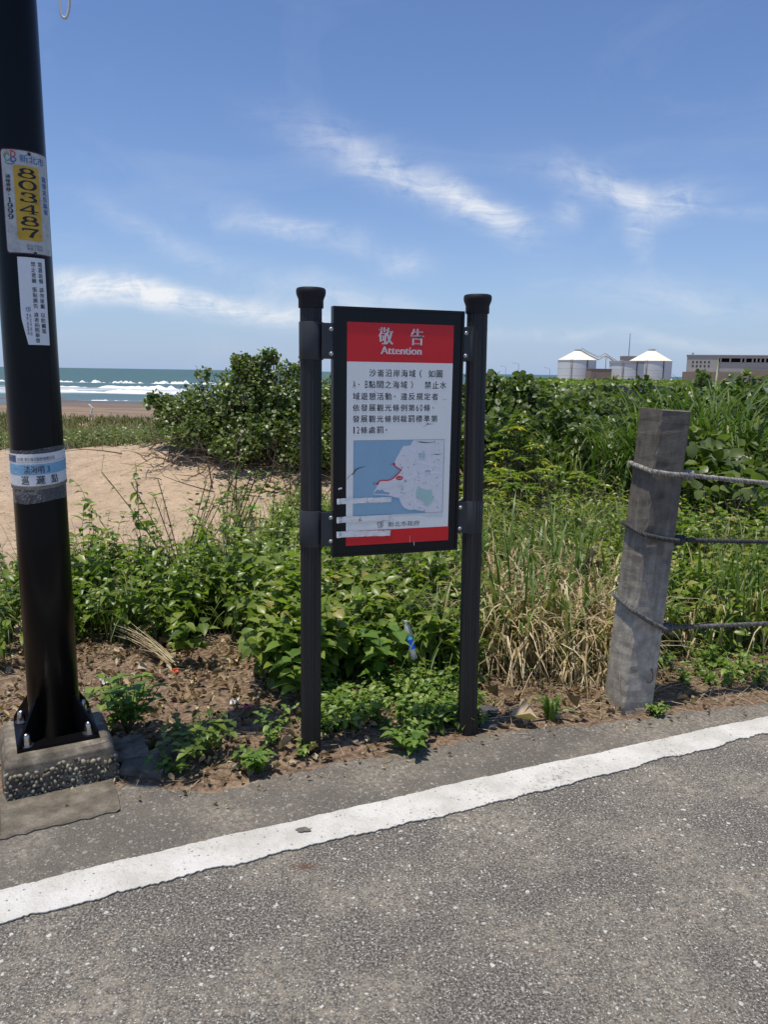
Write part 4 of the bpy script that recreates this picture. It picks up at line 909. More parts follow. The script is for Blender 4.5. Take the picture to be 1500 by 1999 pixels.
# ------------------------------------------------------------------ far shore: tanks, buildings, mast, wall, lamps
def fx(px, Y=300): return 66.0 + (px - 1091) * .2018 if Y == 300 else (66.0 + (px - 1091) * .2018) * Y / 300
def fz(px, py): return 7.18 - (py - 703) * .187 + (px - 1091) * .0029
M_tank = concrete('tank_wall_paint', (.80, .82, .80), (.86, .86, .84), .03, False, (.72, .75, .75)); M_roofp = simple('tank_roof_cream', (.80, .77, .62), .6, .3, 0, .06, .4)
M_rust = simple('rusty_rail', (.35, .25, .20), .7); M_rail = simple('pale_rail', (.6, .6, .6), .6); M_brick = simple('far_brown_brick', (.30, .235, .185), .85, .2, 0, .12, .8); M_conc = simple('far_grey_concrete', (.44, .415, .37), .85, .2, 0, .12, .3); M_dark = simple('dark_opening', (.03, .032, .035), .6)
def tank(x0, x1, Y, ze, za, label, cone=True):
    r_ = (x1 - x0) / 2; cx = (x0 + x1) / 2; g = -1.5
    t = empty('storage_tank', (cx, Y, 0), label=label, cat='tank', group='storage tanks on the far shore')
    bm = bmesh.new(); lathe(bm, [(r_, g), (r_, ze)], 48); auto_smooth(from_bm('tank_wall', bm, M_tank, t), 40)
    if cone:
        bm = bmesh.new(); lathe(bm, [(r_ * 1.02, ze - .15), (r_ * 1.02, ze + .05), (r_ * .16, za), (r_ * .15, za + .35)], 48); rf = auto_smooth(from_bm('roof', bm, M_roofp, t), 20)
        bm = bmesh.new(); lathe(bm, [(r_ * .19, za + .45), (r_ * .19, za + .6)], 16)
        for i in range(10): a_ = i * .628; tube(bm, [(r_ * .18 * math.cos(a_), r_ * .18 * math.sin(a_), za), (r_ * .18 * math.cos(a_), r_ * .18 * math.sin(a_), za + .8)], .06, 4)
        from_bm('vent_rail', bm, M_rail, rf)
    else:
        bm = bmesh.new(); lathe(bm, [(r_ * 1.03, ze - .9), (r_ * 1.03, ze), (r_ * .98, ze + .02)], 48); auto_smooth(from_bm('roof', bm, M_conc, t), 30)
    bm = bmesh.new(); tube(bm, [(r_ * math.cos(-1.25), r_ * math.sin(-1.25) - .2, g), (r_ * math.cos(-1.25), r_ * math.sin(-1.25) - .2, ze)], .16, 6); from_bm('down_pipe', bm, M_dark, t)
    for zz in (1.6, 4.2):
        bm = bmesh.new(); lathe(bm, [(r_ + .01, zz - .09), (r_ + .025, zz - .05), (r_ + .025, zz + .05), (r_ + .01, zz + .09)], 48, cap0=False, cap1=False); from_bm('seam_ring', bm, M_tank, t)
    bm = bmesh.new()
    for dx in (-.3, .3): tube(bm, [(r_ * math.cos(-2.1) + dx, r_ * math.sin(-2.1) - .35, g), (r_ * math.cos(-2.1) + dx, r_ * math.sin(-2.1) - .35, ze + .6)], .07, 4)
    for q in range(14): tube(bm, [(r_ * math.cos(-2.1) - .3, r_ * math.sin(-2.1) - .35, g + .6 * q), (r_ * math.cos(-2.1) + .3, r_ * math.sin(-2.1) - .35, g + .6 * q)], .05, 4)
    from_bm('ladder', bm, M_rust, t)
    return t
T1 = tank(fx(1091), fx(1162), 300, 7.25, 10.7, 'left one of the two cone roofed storage tanks, with a rusty stair at its right')
tank(fx(1190, 292), fx(1253, 292), 292, 7.0, 0, 'flat topped grey storage tank between the two cone roofed tanks', False)
tank(fx(1228, 312), fx(1305, 312), 312, 7.55, 11.6, 'right of the two cone roofed white storage tanks, behind the flat topped one')
bm = bmesh.new(); r1 = (fx(1162) - fx(1091)) / 2
for dy in (-.5, .5):
    tube(bm, [(1.2, dy - 1, 10.9), (4.0, dy - 1.5, 9.2), (7.6, dy - 2, 7.5), (10, dy - 2, 9.0), (11.5, dy - 2, 8.4), (17.5, dy - 2, 4.4)], .13, 5); tube(bm, [(1.2, dy - 1, 11.9), (4.0, dy - 1.5, 10.1), (7.6, dy - 2, 8.4), (10, dy - 2, 9.9), (17.5, dy - 2, 5.4)], .07, 4)
for i in range(14): u = i / 13; x = 1.2 + 16 * u; tube(bm, [(x, -2, 10.6 - 5 * u), (x, -2, 11.4 - 5.2 * u)], .05, 4)
for x in (10.5, 13.5, 16): tube(bm, [(x, -2, -1.5), (x, -2, 9 - .5 * (x - 10))], .12, 5)
from_bm('stairway', bm, M_rust, T1)
def house(name, label, cat): return empty(name, label=label, cat=cat)
hb = empty('pump_house', (fx(1169.5, 285), 285, 0), label='low plain brown building between the left cone tank and the flat topped tank', cat='building')
bm = bmesh.new(); w_ = (fx(1189, 285) - fx(1150, 285)) / 2; box(bm, -w_, w_, -3, 4, -1.5, 3.85); from_bm('wall', bm, M_brick, hb)
bm = bmesh.new(); box(bm, -w_ - .1, w_ + .1, -3.1, 4.1, 3.85, 4.05); from_bm('roof', bm, M_brick, hb)
bm = bmesh.new(); box(bm, 1.0, 2.8, -3.05, -2.9, -.3, .75); from_bm('window', bm, M_dark, hb)
bt = empty('tower_block', (fx(1228, 330), 330, 0), label='small grey plant room with a tall thin mast rising behind the tanks', cat='building')
bm = bmesh.new(); box(bm, -3, 4, 0, 5, -1, 9.6); from_bm('wall', bm, M_conc, bt)
bm = bmesh.new(); box(bm, -3.2, 4.2, -.2, 5.2, 9.6, 9.9); from_bm('roof', bm, M_conc, bt)
bm = bmesh.new(); tube(bm, [(-.6, 1, 9.8), (-.6, 1, 14), (-.6, 1, 19.2)], [.2, .16, .12], 6); from_bm('mast', bm, simple('far_mast', (.25, .25, .26), .6), bt)
# long concrete building at the right
bb = empty('plant_building', (96.0, 250, 0), R(-21), label='long grey brown concrete plant building with open upper floor at the far right', cat='building')
k25 = .2018 * 250 / 300
def bx_(px): return (px - 1343) * k25 * .95
def bz_(py): return 1.6 + (735.5 - py) * k25
bm = bmesh.new(); box(bm, 0, bx_(1402), 0, 18, -1.5, bz_(695.5))
box(bm, bx_(1402), bx_(1620), .4, 18, -1.5, bz_(707.5)); box(bm, bx_(1402), bx_(1620), 0, 18, bz_(700.2), bz_(695.6)); from_bm('wall', bm, M_conc, bb)
bm = bmesh.new(); box(bm, -.2, bx_(1620), -.2, 18.2, bz_(695.4), bz_(694.2)); from_bm('roof', bm, M_conc, bb)
bm = bmesh.new(); box(bm, bx_(1402.5), bx_(1619), 5, 5.3, bz_(707.4), bz_(700.3)); from_bm('recess_shade', bm, M_dark, bb)  # dark sheet standing in for the shade inside the open floor
for px in (1404, 1421, 1441, 1448, 1461, 1468, 1475, 1483, 1494, 1512, 1530, 1550): bm = bmesh.new(); box(bm, bx_(px), bx_(px) + .45, .2, .9, bz_(707.4), bz_(700.3)); from_bm('column', bm, M_conc, bb)
for row in (707.5, 715):
    for px in (1353, 1360.5, 1367.5, 1375, 1382.5):
        bm = bmesh.new(); box(bm, bx_(px), bx_(px + 3.2), -.06, .1, bz_(row + 1.6), bz_(row - 1.6)); from_bm('window', bm, M_dark, bb)
bm = bmesh.new(); box(bm, bx_(1336.5), bx_(1640), -3, -.25, -1.5, bz_(726)); box(bm, bx_(1448), bx_(1640), -3.1, -.3, -1.5, bz_(720)); from_bm('podium', bm, M_brick, bb)
bm = bmesh.new(); tube(bm, [(bx_(1353), 2, bz_(694)), (bx_(1353), 2, bz_(690))], .35, 6); from_bm('chimney', bm, M_conc, bb)
# stone wall across the scrub
M_stone = concrete('dark_wall_stone', (.10, .10, .10), (.17, .165, .16), .6, False, (.06, .06, .06))
wl = empty('stone_wall', (0, 0, 0), label='low dark boulder wall with a flat cap running across the scrub below the tanks', cat='wall')
bm = bmesh.new(); box(bm, 15.2, 21.6, 60, 61, -.8, .86); from_bm('wall_cap', bm, M_stone, wl)
ST = []
for k in range(4):
    bm = bmesh.new(); bmesh.ops.create_icosphere(bm, subdivisions=1, radius=1)
    for v in bm.verts: v.co = Vector((v.co.x * U(.9, 1.2), v.co.y * U(.7, 1), v.co.z * U(.6, .8)))
    me = bpy.data.meshes.new('stone'); bm.to_mesh(me); bm.free(); me.materials.append(M_stone); ST.append(me)
for k in range(70):
    o = bpy.data.objects.new('stone', random.choice(ST)); r_ = U(.25, .5); o.scale = (r_, r_, r_); o.location = (U(16.5, 27), 58.6 + U(-1, 1), U(-.55, .25)); o.rotation_euler = (U(0, 6), U(0, 6), U(0, 6)); link(o, wl)
M_lampp = simple('far_lamp_post', (.36, .38, .40), .6)
for px, py, Y, hgt in ((1016, 712, 330, 0), (992, 718, 350, 0), (1076, 720, 310, 0)):
    x = fx(px, Y); zt = (1.6 + (733 - py) * .2018 * Y / 300)
    bm = bmesh.new(); tube(bm, [(0, 0, -1.5), (0, 0, zt - .6), (-.5, 0, zt - .1), (-1.6, 0, zt)], .08, 5); box(bm, -2.6, -1.5, -.12, .12, zt - .06, zt + .08)
    tag(from_bm('street_lamp', bm, M_lampp, loc=(x, Y, 0)), {1016: 'tallest thin street lamp on the far right horizon', 992: 'shortest thin street lamp on the horizon, next to the sign post', 1076: 'thin street lamp on the horizon just left of the cone roofed tanks'}[px], 'street lamp', 'thin street lamps on the far horizon')
# pale driftwood stump on the dune
bm = bmesh.new(); DW = .52; tube(bm, [(0, 0, 0), (.02, 0, .2), (.0, .02, .42), (.10, .0, .62), (.05, 0, .85), (-.16, 0, 1.02)], [.09, .08, .085, .07, .055, .03], 8); tube(bm, [(.08, 0, .66), (.18, .02, .76), (.23, 0, .80)], [.05, .04, .02], 7)
bmesh.ops.scale(bm, vec=(DW, DW, DW), verts=bm.verts)
dx_, dy_ = -12.2, 32.0; tag(from_bm('driftwood', bm, simple('bleached_wood', (.72, .70, .62), .7), None, True, loc=(dx_, dy_, hz(dx_, dy_) + .18)), 'bleached white forked driftwood standing at the edge of the dune grass', 'driftwood')
# ------------------------------------------------------------------ beach shrub left of the sign
def plant_thing(name, x, y, label, cat='plant', group=None): return empty(name, (x, y, hz(x, y)), label=label, cat=cat, group=group)
def under(root, o):
    o.parent = root; o.matrix_parent_inverse = Matrix.Translation(root.location).inverted(); return o
def sprigs(lobes, n, lo=.07, hi=.16):
    out = list(lobes)
    for _ in range(n):
        l = random.choice(lobes[:len(lobes)]); a, e = U(0, 6.28), U(-.1, 1.4); r_ = U(lo, hi); k = U(.92, 1.12)
        out.append((l[0] + l[3] * k * math.cos(a) * math.cos(e), l[1] + l[4] * k * math.sin(a) * math.cos(e), l[2] + l[5] * k * math.sin(e), r_, r_, r_ * U(.7, 1.3)))
    return out
def shrub(x, y, lobes, n, L, label, mats, T, wr=.95, tint=(.05, .8), tw=(60, 1.2, 1.0), name='shrub', shell=.5, twr=.012, cat='shrub', group=None):
    lobes = sprigs(lobes, 46); r_ = plant_thing(name, x, y, label, cat, group); B = Batch(); crown(B, lobes, n, L, wr, tint, shell); f = under(r_, B.build('foliage', T, [mats, M_twig])); f['kind'] = 'stuff'
    B = Batch(); twigs(B, x, y, tw[0], tw[1], tw[2], twr)
    for l in lobes:
        for _ in range(5 if l[3] > .2 else 2):
            p = Vector((x + (l[0] - x) * .5, y + (l[1] - y) * .5, hz(x, y) + .1)); q = Vector(l[:3]) + Vector((GA(0, .5) * l[3], GA(0, .5) * l[4], GA(.2, .5) * l[5])); m_ = p.lerp(q, .5) + Vector((GA(0, .1), GA(0, .1), GA(0, .1)))
            B.stick(p, m_, twr, twr * .8, U(.2, .6)); B.stick(m_, q, twr * .8, twr * .3, U(.2, .6))
    s_ = under(r_, B.build('branches', T_OVC, [M_twig, M_twig])); s_['kind'] = 'stuff'; return r_
gz = hz(-2, 10.9)
shrub(-1.7, 10.9, [(-2.95, 10.9, .98, .42, .5, .34), (-2.5, 10.8, 1.10, .5, .6, .42), (-1.95, 10.9, 1.30, .55, .7, .42), (-1.78, 10.8, 1.54, .22, .3, .22), (-1.66, 10.8, 1.74, .10, .12, .14), (-1.95, 10.8, 1.60, .10, .12, .14), (-1.35, 10.9, 1.25, .6, .7, .42), (-1.2, 10.8, 1.60, .18, .2, .13), (-.75, 10.9, 1.22, .6, .7, .36), (-.3, 10.9, 1.15, .6, .7, .34), (-1.5, 10.6, .85, .9, .8, .35), (-2.3, 10.5, .85, .5, .5, .25), (-.6, 10.4, .75, .7, .6, .35), (-3.25, 10.8, 1.12, .14, .16, .09), (-2.7, 10.4, .72, .38, .35, .22), (-1.9, 10.1, .62, .5, .35, .24), (-.9, 10.0, .58, .6, .4, .26), (.3, 10.9, 1.05, .6, .7, .4)],
      21000, .054, 'large beach shrub with glossy leaves over bare twigs on the sand, left of the sign', M_hib, T_RDC, tw=(330, 1.9, .7), twr=.011, shell=.3, tint=(.1, .95))
# tangle of dead brushwood under it
B = Batch()
for x, y in scatter(560, -3.2, .3, 9.6, 11.0, lambda x, y: (1 if y > 10.0 else .14) * (1 if x > -2.6 else .4)):
    p = Vector((x, y, hz(x, y) + abs(GA(0, .10)))); a = U(0, 6.28); ln_ = U(.2, .75); t = U(.2, 1); d = Vector((math.cos(a), math.sin(a) * .6, U(-.15, .45)))
    for k in range(3):
        q = p + (d + Vector((GA(0, .25), GA(0, .25), GA(0, .2)))).normalized() * ln_ / 3; B.stick(p, q, .009 * (1 - k * .28), .009 * (.75 - k * .28), t); p = q
o = B.build('brushwood', T_OVC, [M_twig, M_twig]); tag(o, 'tangle of dead pale twigs under the beach shrub', 'brushwood', kind='stuff')
# ------------------------------------------------------------------ mixed thicket at the right
shrub(2.0, 10.2, [(.9, 10.3, .85, .8, .9, .55), (1.7, 10.4, .95, .8, .9, .55), (2.5, 10.6, .95, .8, .9, .55), (3.2, 10.2, .85, .8, .9, .6), (1.4, 9.3, .65, .9, .8, .55), (2.4, 9.2, .68, .9, .8, .55), (2.75, 8.6, .62, .7, .7, .58), (1.3, 10.6, 1.35, .3, .4, .18), (1.95, 10.5, 1.38, .25, .4, .16)],
      15500, .085, 'dense dark thicket of glossy round leaves between the sign and the leaning concrete post', M_hib, T_RDC, tw=(60, 1.6, .8))
shrub(4.6, 9.6, [(3.9, 10.2, .95, .8, .9, .58), (4.9, 10.2, .92, .9, .9, .6), (5.8, 10.2, .95, .9, .9, .62), (6.8, 10.4, 1.0, 1.0, .9, .6), (4.3, 9.0, .7, .8, .7, .6), (5.4, 9.0, .72, .9, .7, .6), (6.4, 9.0, .8, .9, .7, .6)],
      12000, .09, 'round leaved thicket behind the tall grass at the right edge', M_hib, T_RDC, tw=(40, 1.6, .8))
shrub(1.0, 14.5, [(.9, 14.5, .75, 1.2, 1.2, .72), (2.4, 14.6, .8, 1.2, 1.2, .7), (4.0, 14.8, .75, 1.2, 1.2, .75), (5.8, 15, .8, 1.3, 1.2, .75), (7.6, 15, .85, 1.3, 1.2, .78), (9.6, 15.4, .8, 1.5, 1.2, .75)], 12000, .11, 'far row of round leaved scrub along the skyline right of the sign', M_hib, T_RDC, tint=(.15, .9), tw=(30, 2, .8))
def vine(x0, x1, y0, y1, z0, z1, n, L, label):
    r_ = plant_thing('vine', (x0 + x1) / 2, (y0 + y1) / 2, label, 'vine'); B = Batch()
    for _ in range(n):
        u, v = U(0, 1), U(0, 1); x = x0 + (x1 - x0) * u; y = y0 + (y1 - y0) * v + GA(0, .12); z = z0 + (z1 - z0) * (v * .8 + .2 * U(0, 1)) + .10 * math.sin(5 * x)
        B.leaf((x, y, z), (GA(0, .9), -.4 + GA(0, .6), U(-.8, .6)), L * U(.5, 1.15), L * U(.8, 1.0), U(.1, .85), GA(0, .7))
    f = under(r_, B.build('foliage', T_RD, [M_hib, M_twig])); f['kind'] = 'stuff'
vine(2.6, 4.4, 6.2, 7.4, .5, 1.12, 800, .115, 'vine with large round leaves climbing the bank right of the leaning concrete post')
vine(3.5, 4.3, 7.2, 7.6, 1.2, 1.42, 26, .14, 'few large pale vine leaves at the top of the right bank')
# tall grass on the right
def grass_thing(name, x, y, n, h, reach, w, label, mat, tint=(.1, .9), end=(.2, 1), sp=.05, cat='grass tuft', group=None, z=None):
    r_ = plant_thing(name, x, y, label, cat, group); B = Batch(); tuft(B, x, y, n, h, reach, w, tint, end, sp); f = under(r_, B.build('blades', T_OVC, [mat, mat])); f['kind'] = 'stuff'; return r_
grass_thing('tall_grass', 3.35, 8.0, 760, 1.52, .9, .017, 'tallest clump of long bladed green grass against the plant building at right', M_grass, (.2, .95), (.3, 1.05), .30)
grass_thing('tall_grass', 2.75, 7.9, 420, 1.3, .75, .014, 'green grass clump right behind the top of the leaning concrete post', M_grass, (.2, .95), (.35, 1.0), .26)
grass_thing('tall_grass', 4.15, 9.0, 320, 1.25, .7, .014, 'long bladed grass clump at the far right edge of the bank', M_grass, (.2, .9), (.4, 1.1), .3)
grass_thing('tall_grass', 2.2, 8.5, 200, 1.12, .7, .012, 'arching grass clump with pale blades left of the tallest grass', M_grass, (.35, 1), (.3, .9), .2)
# yellow green rosette shrubs
def naupaka(x, y, n, rx, ry, h, label):
    r_ = plant_thing('rosette_shrub', x, y, label, 'shrub', 'yellow green rosette shrubs'); B = Batch()
    for _ in range(n):
        a = U(0, 6.28); q = math.sqrt(U(0, 1)); px, py = x + rx * q * math.cos(a), y + ry * q * math.sin(a); z = hz(px, py) + h * (1 - .55 * q * q) * U(.65, 1.0)
        B.stick((px + GA(0, .05), py, hz(px, py)), (px, py, z), .006, .004, U(.3, .8)); t0 = U(.2, .75)
        for i in range(12):
            an = i * 2.4; el = .15 + .07 * i; l = .11 * U(.7, 1.15) * (1 - .03 * i); B.leaf((px, py, z - .01), (math.cos(an), math.sin(an), el), l, l * .34, min(1, max(0, t0 + GA(0, .15) + (.4 if U(0, 1) < .06 else 0))), GA(0, .2))
    f = under(r_, B.build('foliage', T_LA, [M_nau, M_twig])); f['kind'] = 'stuff'
naupaka(1.70, 7.3, 62, .60, .45, .68, 'yellow green rosette leaved shrub midway between sign and concrete post')
naupaka(1.08, 7.4, 50, .42, .4, .70, 'yellow green rosette leaved shrub close to the right sign post')
naupaka(1.38, 8.0, 45, .3, .3, 1.08, 'small yellowing rosette shrub high in the dark thicket')
# ------------------------------------------------------------------ herb thickets
def thicket(name, spots, hf, label, mat, T=T_OV, L=.05, wr=.6, ns=(3, 6), tint=(.15, .85), spread=.5, bare=.2):
    B = Batch()
    for x, y in spots: herb(B, x, y, hf(x, y) * U(.7, 1.1), spread, random.randint(*ns), L * U(.8, 1.2), wr, tint, bare=bare)
    o = B.build(name, T, [mat, M_stem]); o['kind'] = 'stuff'; tag(o, label, 'undergrowth'); return o
# front left bank of weeds
def left_h(x, y): return (.34 + .13 * sstep(4.0, 5.0, y) + .07 * float(vnoise(x, y, .28))) * random.choice((.6, .8, 1, 1, 1.05, 1.2, 1.6))
thicket('weed_undergrowth', scatter(235, -2.0, -.15, 4.1, 5.4, lambda x, y: (1 if y > 4.25 - .45 * max(0, x + .9) else .25) * (1 if vnoise(x + 7, y, .35) > -.5 else .15)), left_h, 'bank of leafy green weeds between the lamp pole and the sign', M_herb, L=.058, wr=.6)
thicket('weed_undergrowth', scatter(70, -3.4, -1.9, 3.9, 5.3), lambda x, y: .42, 'leafy weeds left of the black lamp pole', M_herb, L=.056)
thicket('weed_undergrowth', scatter(95, -.62, -.28, 3.62, 4.6), lambda x, y: .46 + .14 * (y - 3.6), 'tall broad leaved weeds just left of the left sign post', M_herb, L=.07, wr=.62, tint=(.3, .9))
thicket('weed_undergrowth', scatter(120, -.3, .52, 3.75, 4.9), lambda x, y: .34 + .16 * (y - 3.7), 'broad leaved weeds seen below the sign board', M_herb, L=.070, wr=.56, tint=(.1, .9))
thicket('ground_cover', scatter(150, -.29, .44, 3.14, 3.66, lambda x, y: (1 if y > 3.10 + .42 * x else .0) * (1 if vnoise(x, y, .11) > -.35 else .12)), lambda x, y: .12 + .05 * float(vnoise(x + 3, y, .15)), 'low bright green ground cover between the feet of the two sign posts', M_light, L=.031, wr=.62, ns=(3, 7), spread=1.2, bare=.05, tint=(0, 1))
thicket('weed_undergrowth', scatter(170, -1.9, .2, 5.4, 8.2, lambda x, y: 1 if x > -1.15 + .05 * (y - 5.4) else .12), lambda x, y: .30, 'patchy low weeds on the sand below the beach shrub', M_herb, T_OVC, L=.055, wr=.75, tint=(.3, .95))
thicket('weed_undergrowth', scatter(300, .35, 2.6, 5.1, 7.0), lambda x, y: (.46 + .07 * (y - 4.7)) * U(.55, 1.15), 'tangle of fine leaved weeds between the right sign post and the concrete post', M_herb, T_OVC, L=.046, wr=.5, tint=(.4, 1), ns=(4, 7))
thicket('weed_undergrowth', scatter(170, 1.45, 3.3, 4.2, 6.2, lambda x, y: 1 if y > 4.05 + .25 * (x - 1.4) else .1), lambda x, y: .44 + .22 * sstep(4.4, 6, y), 'leafy green weeds behind the ropes right of the concrete post', M_herb, T_OV, L=.062, wr=.52, tint=(.3, .93))
thicket('weed_undergrowth', scatter(60, 2.6, 4.2, 5.6, 7.0), lambda x, y: .62, 'dark weeds below the vine at the right edge', M_herb, T_OVC, L=.06, wr=.6, tint=(.1, .8))
thicket('ground_cover', scatter(80, 1.35, 2.8, 3.80, 4.5, lambda x, y: 1 if y > 3.55 + .28 * (x - 1.2) else 0), lambda x, y: .12, 'sparse low sprouts along the road right of the concrete post', M_light, L=.035, wr=.55, spread=1.0, bare=.1)
# wild grass, dead stalks and tiny flowers that grow through all the weeds
B = Batch(); D2 = Batch()
for (x0, x1, y0, y1, n, h) in ((-2.0, -.2, 4.3, 5.5, 240, .5), (-.3, .5, 3.75, 5.0, 200, .5), (.3, 2.6, 5.0, 7.0, 360, .62), (1.4, 3.4, 4.2, 6.4, 240, .65), (-1.6, .2, 5.4, 8.4, 260, .4), (-3.4, -1.9, 3.9, 5.4, 120, .5)):
    for x, y in scatter(n, x0, x1, y0, y1, lambda x, y: 1 if vnoise(x, y, .3) > -.2 else .1):
        z = hz(x, y)
        for _ in range(random.randint(1, 4)): B.blade((x + GA(0, .02), y + GA(0, .02), z), U(0, 6.28), h * U(.6, 1.2), h * U(.2, .9), U(.0022, .006), U(.1, 1.0), U(.5, 1))
        if U(0, 1) < .35:
            p = Vector((x, y, z)); d = Vector((GA(0, .25), GA(0, .25), 1)).normalized(); hh = h * U(.8, 1.35)
            for k in range(3):
                q = p + (d + Vector((GA(0, .12), GA(0, .12), 0))) * hh / 3; D2.stick(p, q, .0026 - .0006 * k, .002 - .0005 * k, U(.3, 1)); p = q
                if k: D2.stick(p, p + Vector((U(-.1, .1), U(-.1, .1), U(.02, .12))), .0014, .0008, U(.3, 1))
            if U(0, 1) < .4:
                for _ in range(6): b_ = U(0, 6.28); D2.leaf(p, (math.cos(b_), math.sin(b_), .5), .013, .009, U(.8, 1))
o = B.build('wild_grass', T_OVC, [M_grass, M_grass]); tag(o, 'thin wild grass growing up through the weeds', 'grass', kind='stuff')
o = D2.build('dry_stalks', T_OVC, [M_dry, M_twig]); tag(o, 'dry seed stalks standing among the weeds', 'stalks', kind='stuff')
# sprawling flower stalks against the sand
for (x, y, h, az, lb) in ((-1.42, 5.2, 1.06, .5, 'tall leaning sprig with bare flower stalks against the sand, nearest the lamp pole'), (-1.15, 5.3, 1.06, .35, 'long sprig arching right with white flower heads against the sand'), (-.82, 5.3, .92, .2, 'thin dry seed stalks rising from the weeds midway between pole and sign'), (-1.32, 5.0, .92, 2.6, 'sprig with a few dark leaves bending toward the lamp pole')):
    r_ = plant_thing('flower_sprig', x, y, lb, 'plant', 'tall sprigs above the weeds'); B = Batch()
    for k in range(6):
        a = az + GA(0, .55); p = Vector((x + GA(0, .04), y + GA(0, .04), hz(x, y))); hh = h * U(.7, 1.05); ln_ = U(.15, .6)
        for i in range(9):
            u = (i + 1) / 9; q = Vector((x + math.cos(a) * ln_ * hh * u ** 1.4, y + math.sin(a) * ln_ * .4 * hh * u, hz(x, y) + hh * u)); B.stick(p, q, .0042, .0034, U(.2, .8)); p = q
            if i > 2 and U(0, 1) < .75:
                for sgn in (1, -1): b_ = U(0, 6.28); B.leaf(q, (math.cos(b_), math.sin(b_), U(-.4, .4)), .085 * U(.5, 1.1) * (1.2 - .7 * u), .046 * (1.2 - .7 * u), U(.1, .8))
            if i > 4 and U(0, 1) < .5:
                e = q + Vector((U(-.09, .09), U(-.05, .05), U(.05, .13))); B.stick(q, e, .0016, .001, .4)
                for _ in range(5): b_ = U(0, 6.28); B.leaf(e, (math.cos(b_), math.sin(b_), .6), .014, .009, U(.9, 1))
    f = under(r_, B.build('foliage', T_OVC, [M_herb, M_stem])); f['kind'] = 'stuff'
# feathery fronds on the sand
for x, y, h, lb in ((-1.62, 8.3, .52, 'left of two feathery green fronds in front of the beach shrub'), (-1.02, 8.2, .60, 'right of two feathery green fronds, beside the left sign post')):
    r_ = plant_thing('frond_plant', x, y, lb, 'plant', 'feathery fronds'); B = Batch(); z = hz(x, y)
    for k in range(3):
        a = 1.2 + k * 2.1; p = Vector((x, y, z)); ln_ = .10 * k
        for i in range(26):
            u = (i + 1) / 26; q = Vector((x + math.cos(a) * ln_ * u * u, y + math.sin(a) * ln_ * u * u, z + h * (1 - .12 * k) * u)); B.stick(p, q, .005, .004, .6); p = q
            for sgn in (1, -1):
                if i > 5: B.blade(q, (0 if sgn > 0 else math.pi) + GA(0, .3), .07, .15 * (1.1 - .7 * u), .006, .3, U(.1, .6))
    f = under(r_, B.build('blades', T_OVC, [M_grass, M_stem])); f['kind'] = 'stuff'
# ------------------------------------------------------------------ dry grass between the sign and the post
def dry(x, y, n, h, reach, lb, sp=.10, green=.15):
    r_ = plant_thing('dry_grass', x, y, lb, 'grass tuft', 'straw coloured grass clumps'); B = Batch(); g_ = Batch()
    tuft(B, x, y, n, h, reach, .0072, (.15, 1), (-.3, .8), sp); twigs(B, x, y, 40, sp * 3, h * .8, .0032, (.2, 1))
    f = under(r_, B.build('dry_blades', T_OVC, [M_dry, M_dry])); f['kind'] = 'stuff'
    tuft(g_, x, y, int(n * green), h * 1.25, reach * .8, .0085, (.3, 1), (.4, 1.1), sp); f = under(r_, g_.build('green_blades', T_OVC, [M_grass, M_grass])); f['kind'] = 'stuff'
dry(.68, 4.15, 430, .52, .44, 'straw coloured grass clump hugging the right sign post')
dry(.92, 4.25, 560, .58, .50, 'widest tangle of dry arching grass midway between sign and concrete post', .15, .05)
dry(1.16, 4.15, 430, .56, .44, 'dry grass clump leaning on the left side of the concrete post', .12, .06)
dry(.80, 4.75, 420, .66, .46, 'half green grass clump behind the dry tangle', .20, .15)
dry(1.18, 4.85, 420, .68, .46, 'half dry grass clump directly behind the concrete post', .20, .15)
dry(.35, 4.95, 180, .55, .34, 'pale grass seen just under the bottom right corner of the sign board', .14, .3)
dry(1.02, 3.86, 130, .24, .16, 'short brown stubble tuft at the foot of the concrete post', .07, .1)
dry(1.75, 4.5, 130, .42, .3, 'dry grass wisps right of the concrete post below the lowest rope', .16, .5)
dry(2.15, 4.55, 150, .50, .3, 'pale grass stalks at the right edge below the lowest rope', .16, .8)
grass_thing('grass_tuft', .80, 3.40, 16, .20, .13, .011, 'single small green grass tuft by the road beside curled dead leaves', M_grass, (.4, .8), (.3, 1), .012)
grass_thing('grass_tuft', .98, 4.05, 14, .62, .26, .011, 'few broad green blades crossing the dry tangle', M_grass, (.5, .9), (.6, 1.1), .03)
grass_thing('grass_tuft', .16, 4.0, 14, .46, .14, .011, 'spiky dark grass tuft left of the blue bottle', M_grass, (.1, .6), (.7, 1.1), .03)
# cut bundle of straw lying on the soil
r_ = plant_thing('straw_bundle', -1.4, 4.15, 'bundle of cut pale grass lying slanted on the soil right of the lamp pole', 'straw bundle'); B = Batch()
for _ in range(46):
    p = Vector((-1.14 + GA(0, .016), 3.97 + GA(0, .02), .015 + U(0, .025))); q = Vector((-1.52 + GA(0, .04), 4.27 + GA(0, .04), .12 + GA(0, .03))); p, q = p, p.lerp(q, U(.45, 1.1)); m_ = p.lerp(q, .5) + Vector((GA(0, .01), 0, .02 + GA(0, .012))); t = U(.5, 1)
    B.stick(p, m_, .0032, .003, t); B.stick(m_, q, .003, .001, t)
f = under(r_, B.build('stalks', T_OVC, [M_dry, M_dry])); f['kind'] = 'stuff'
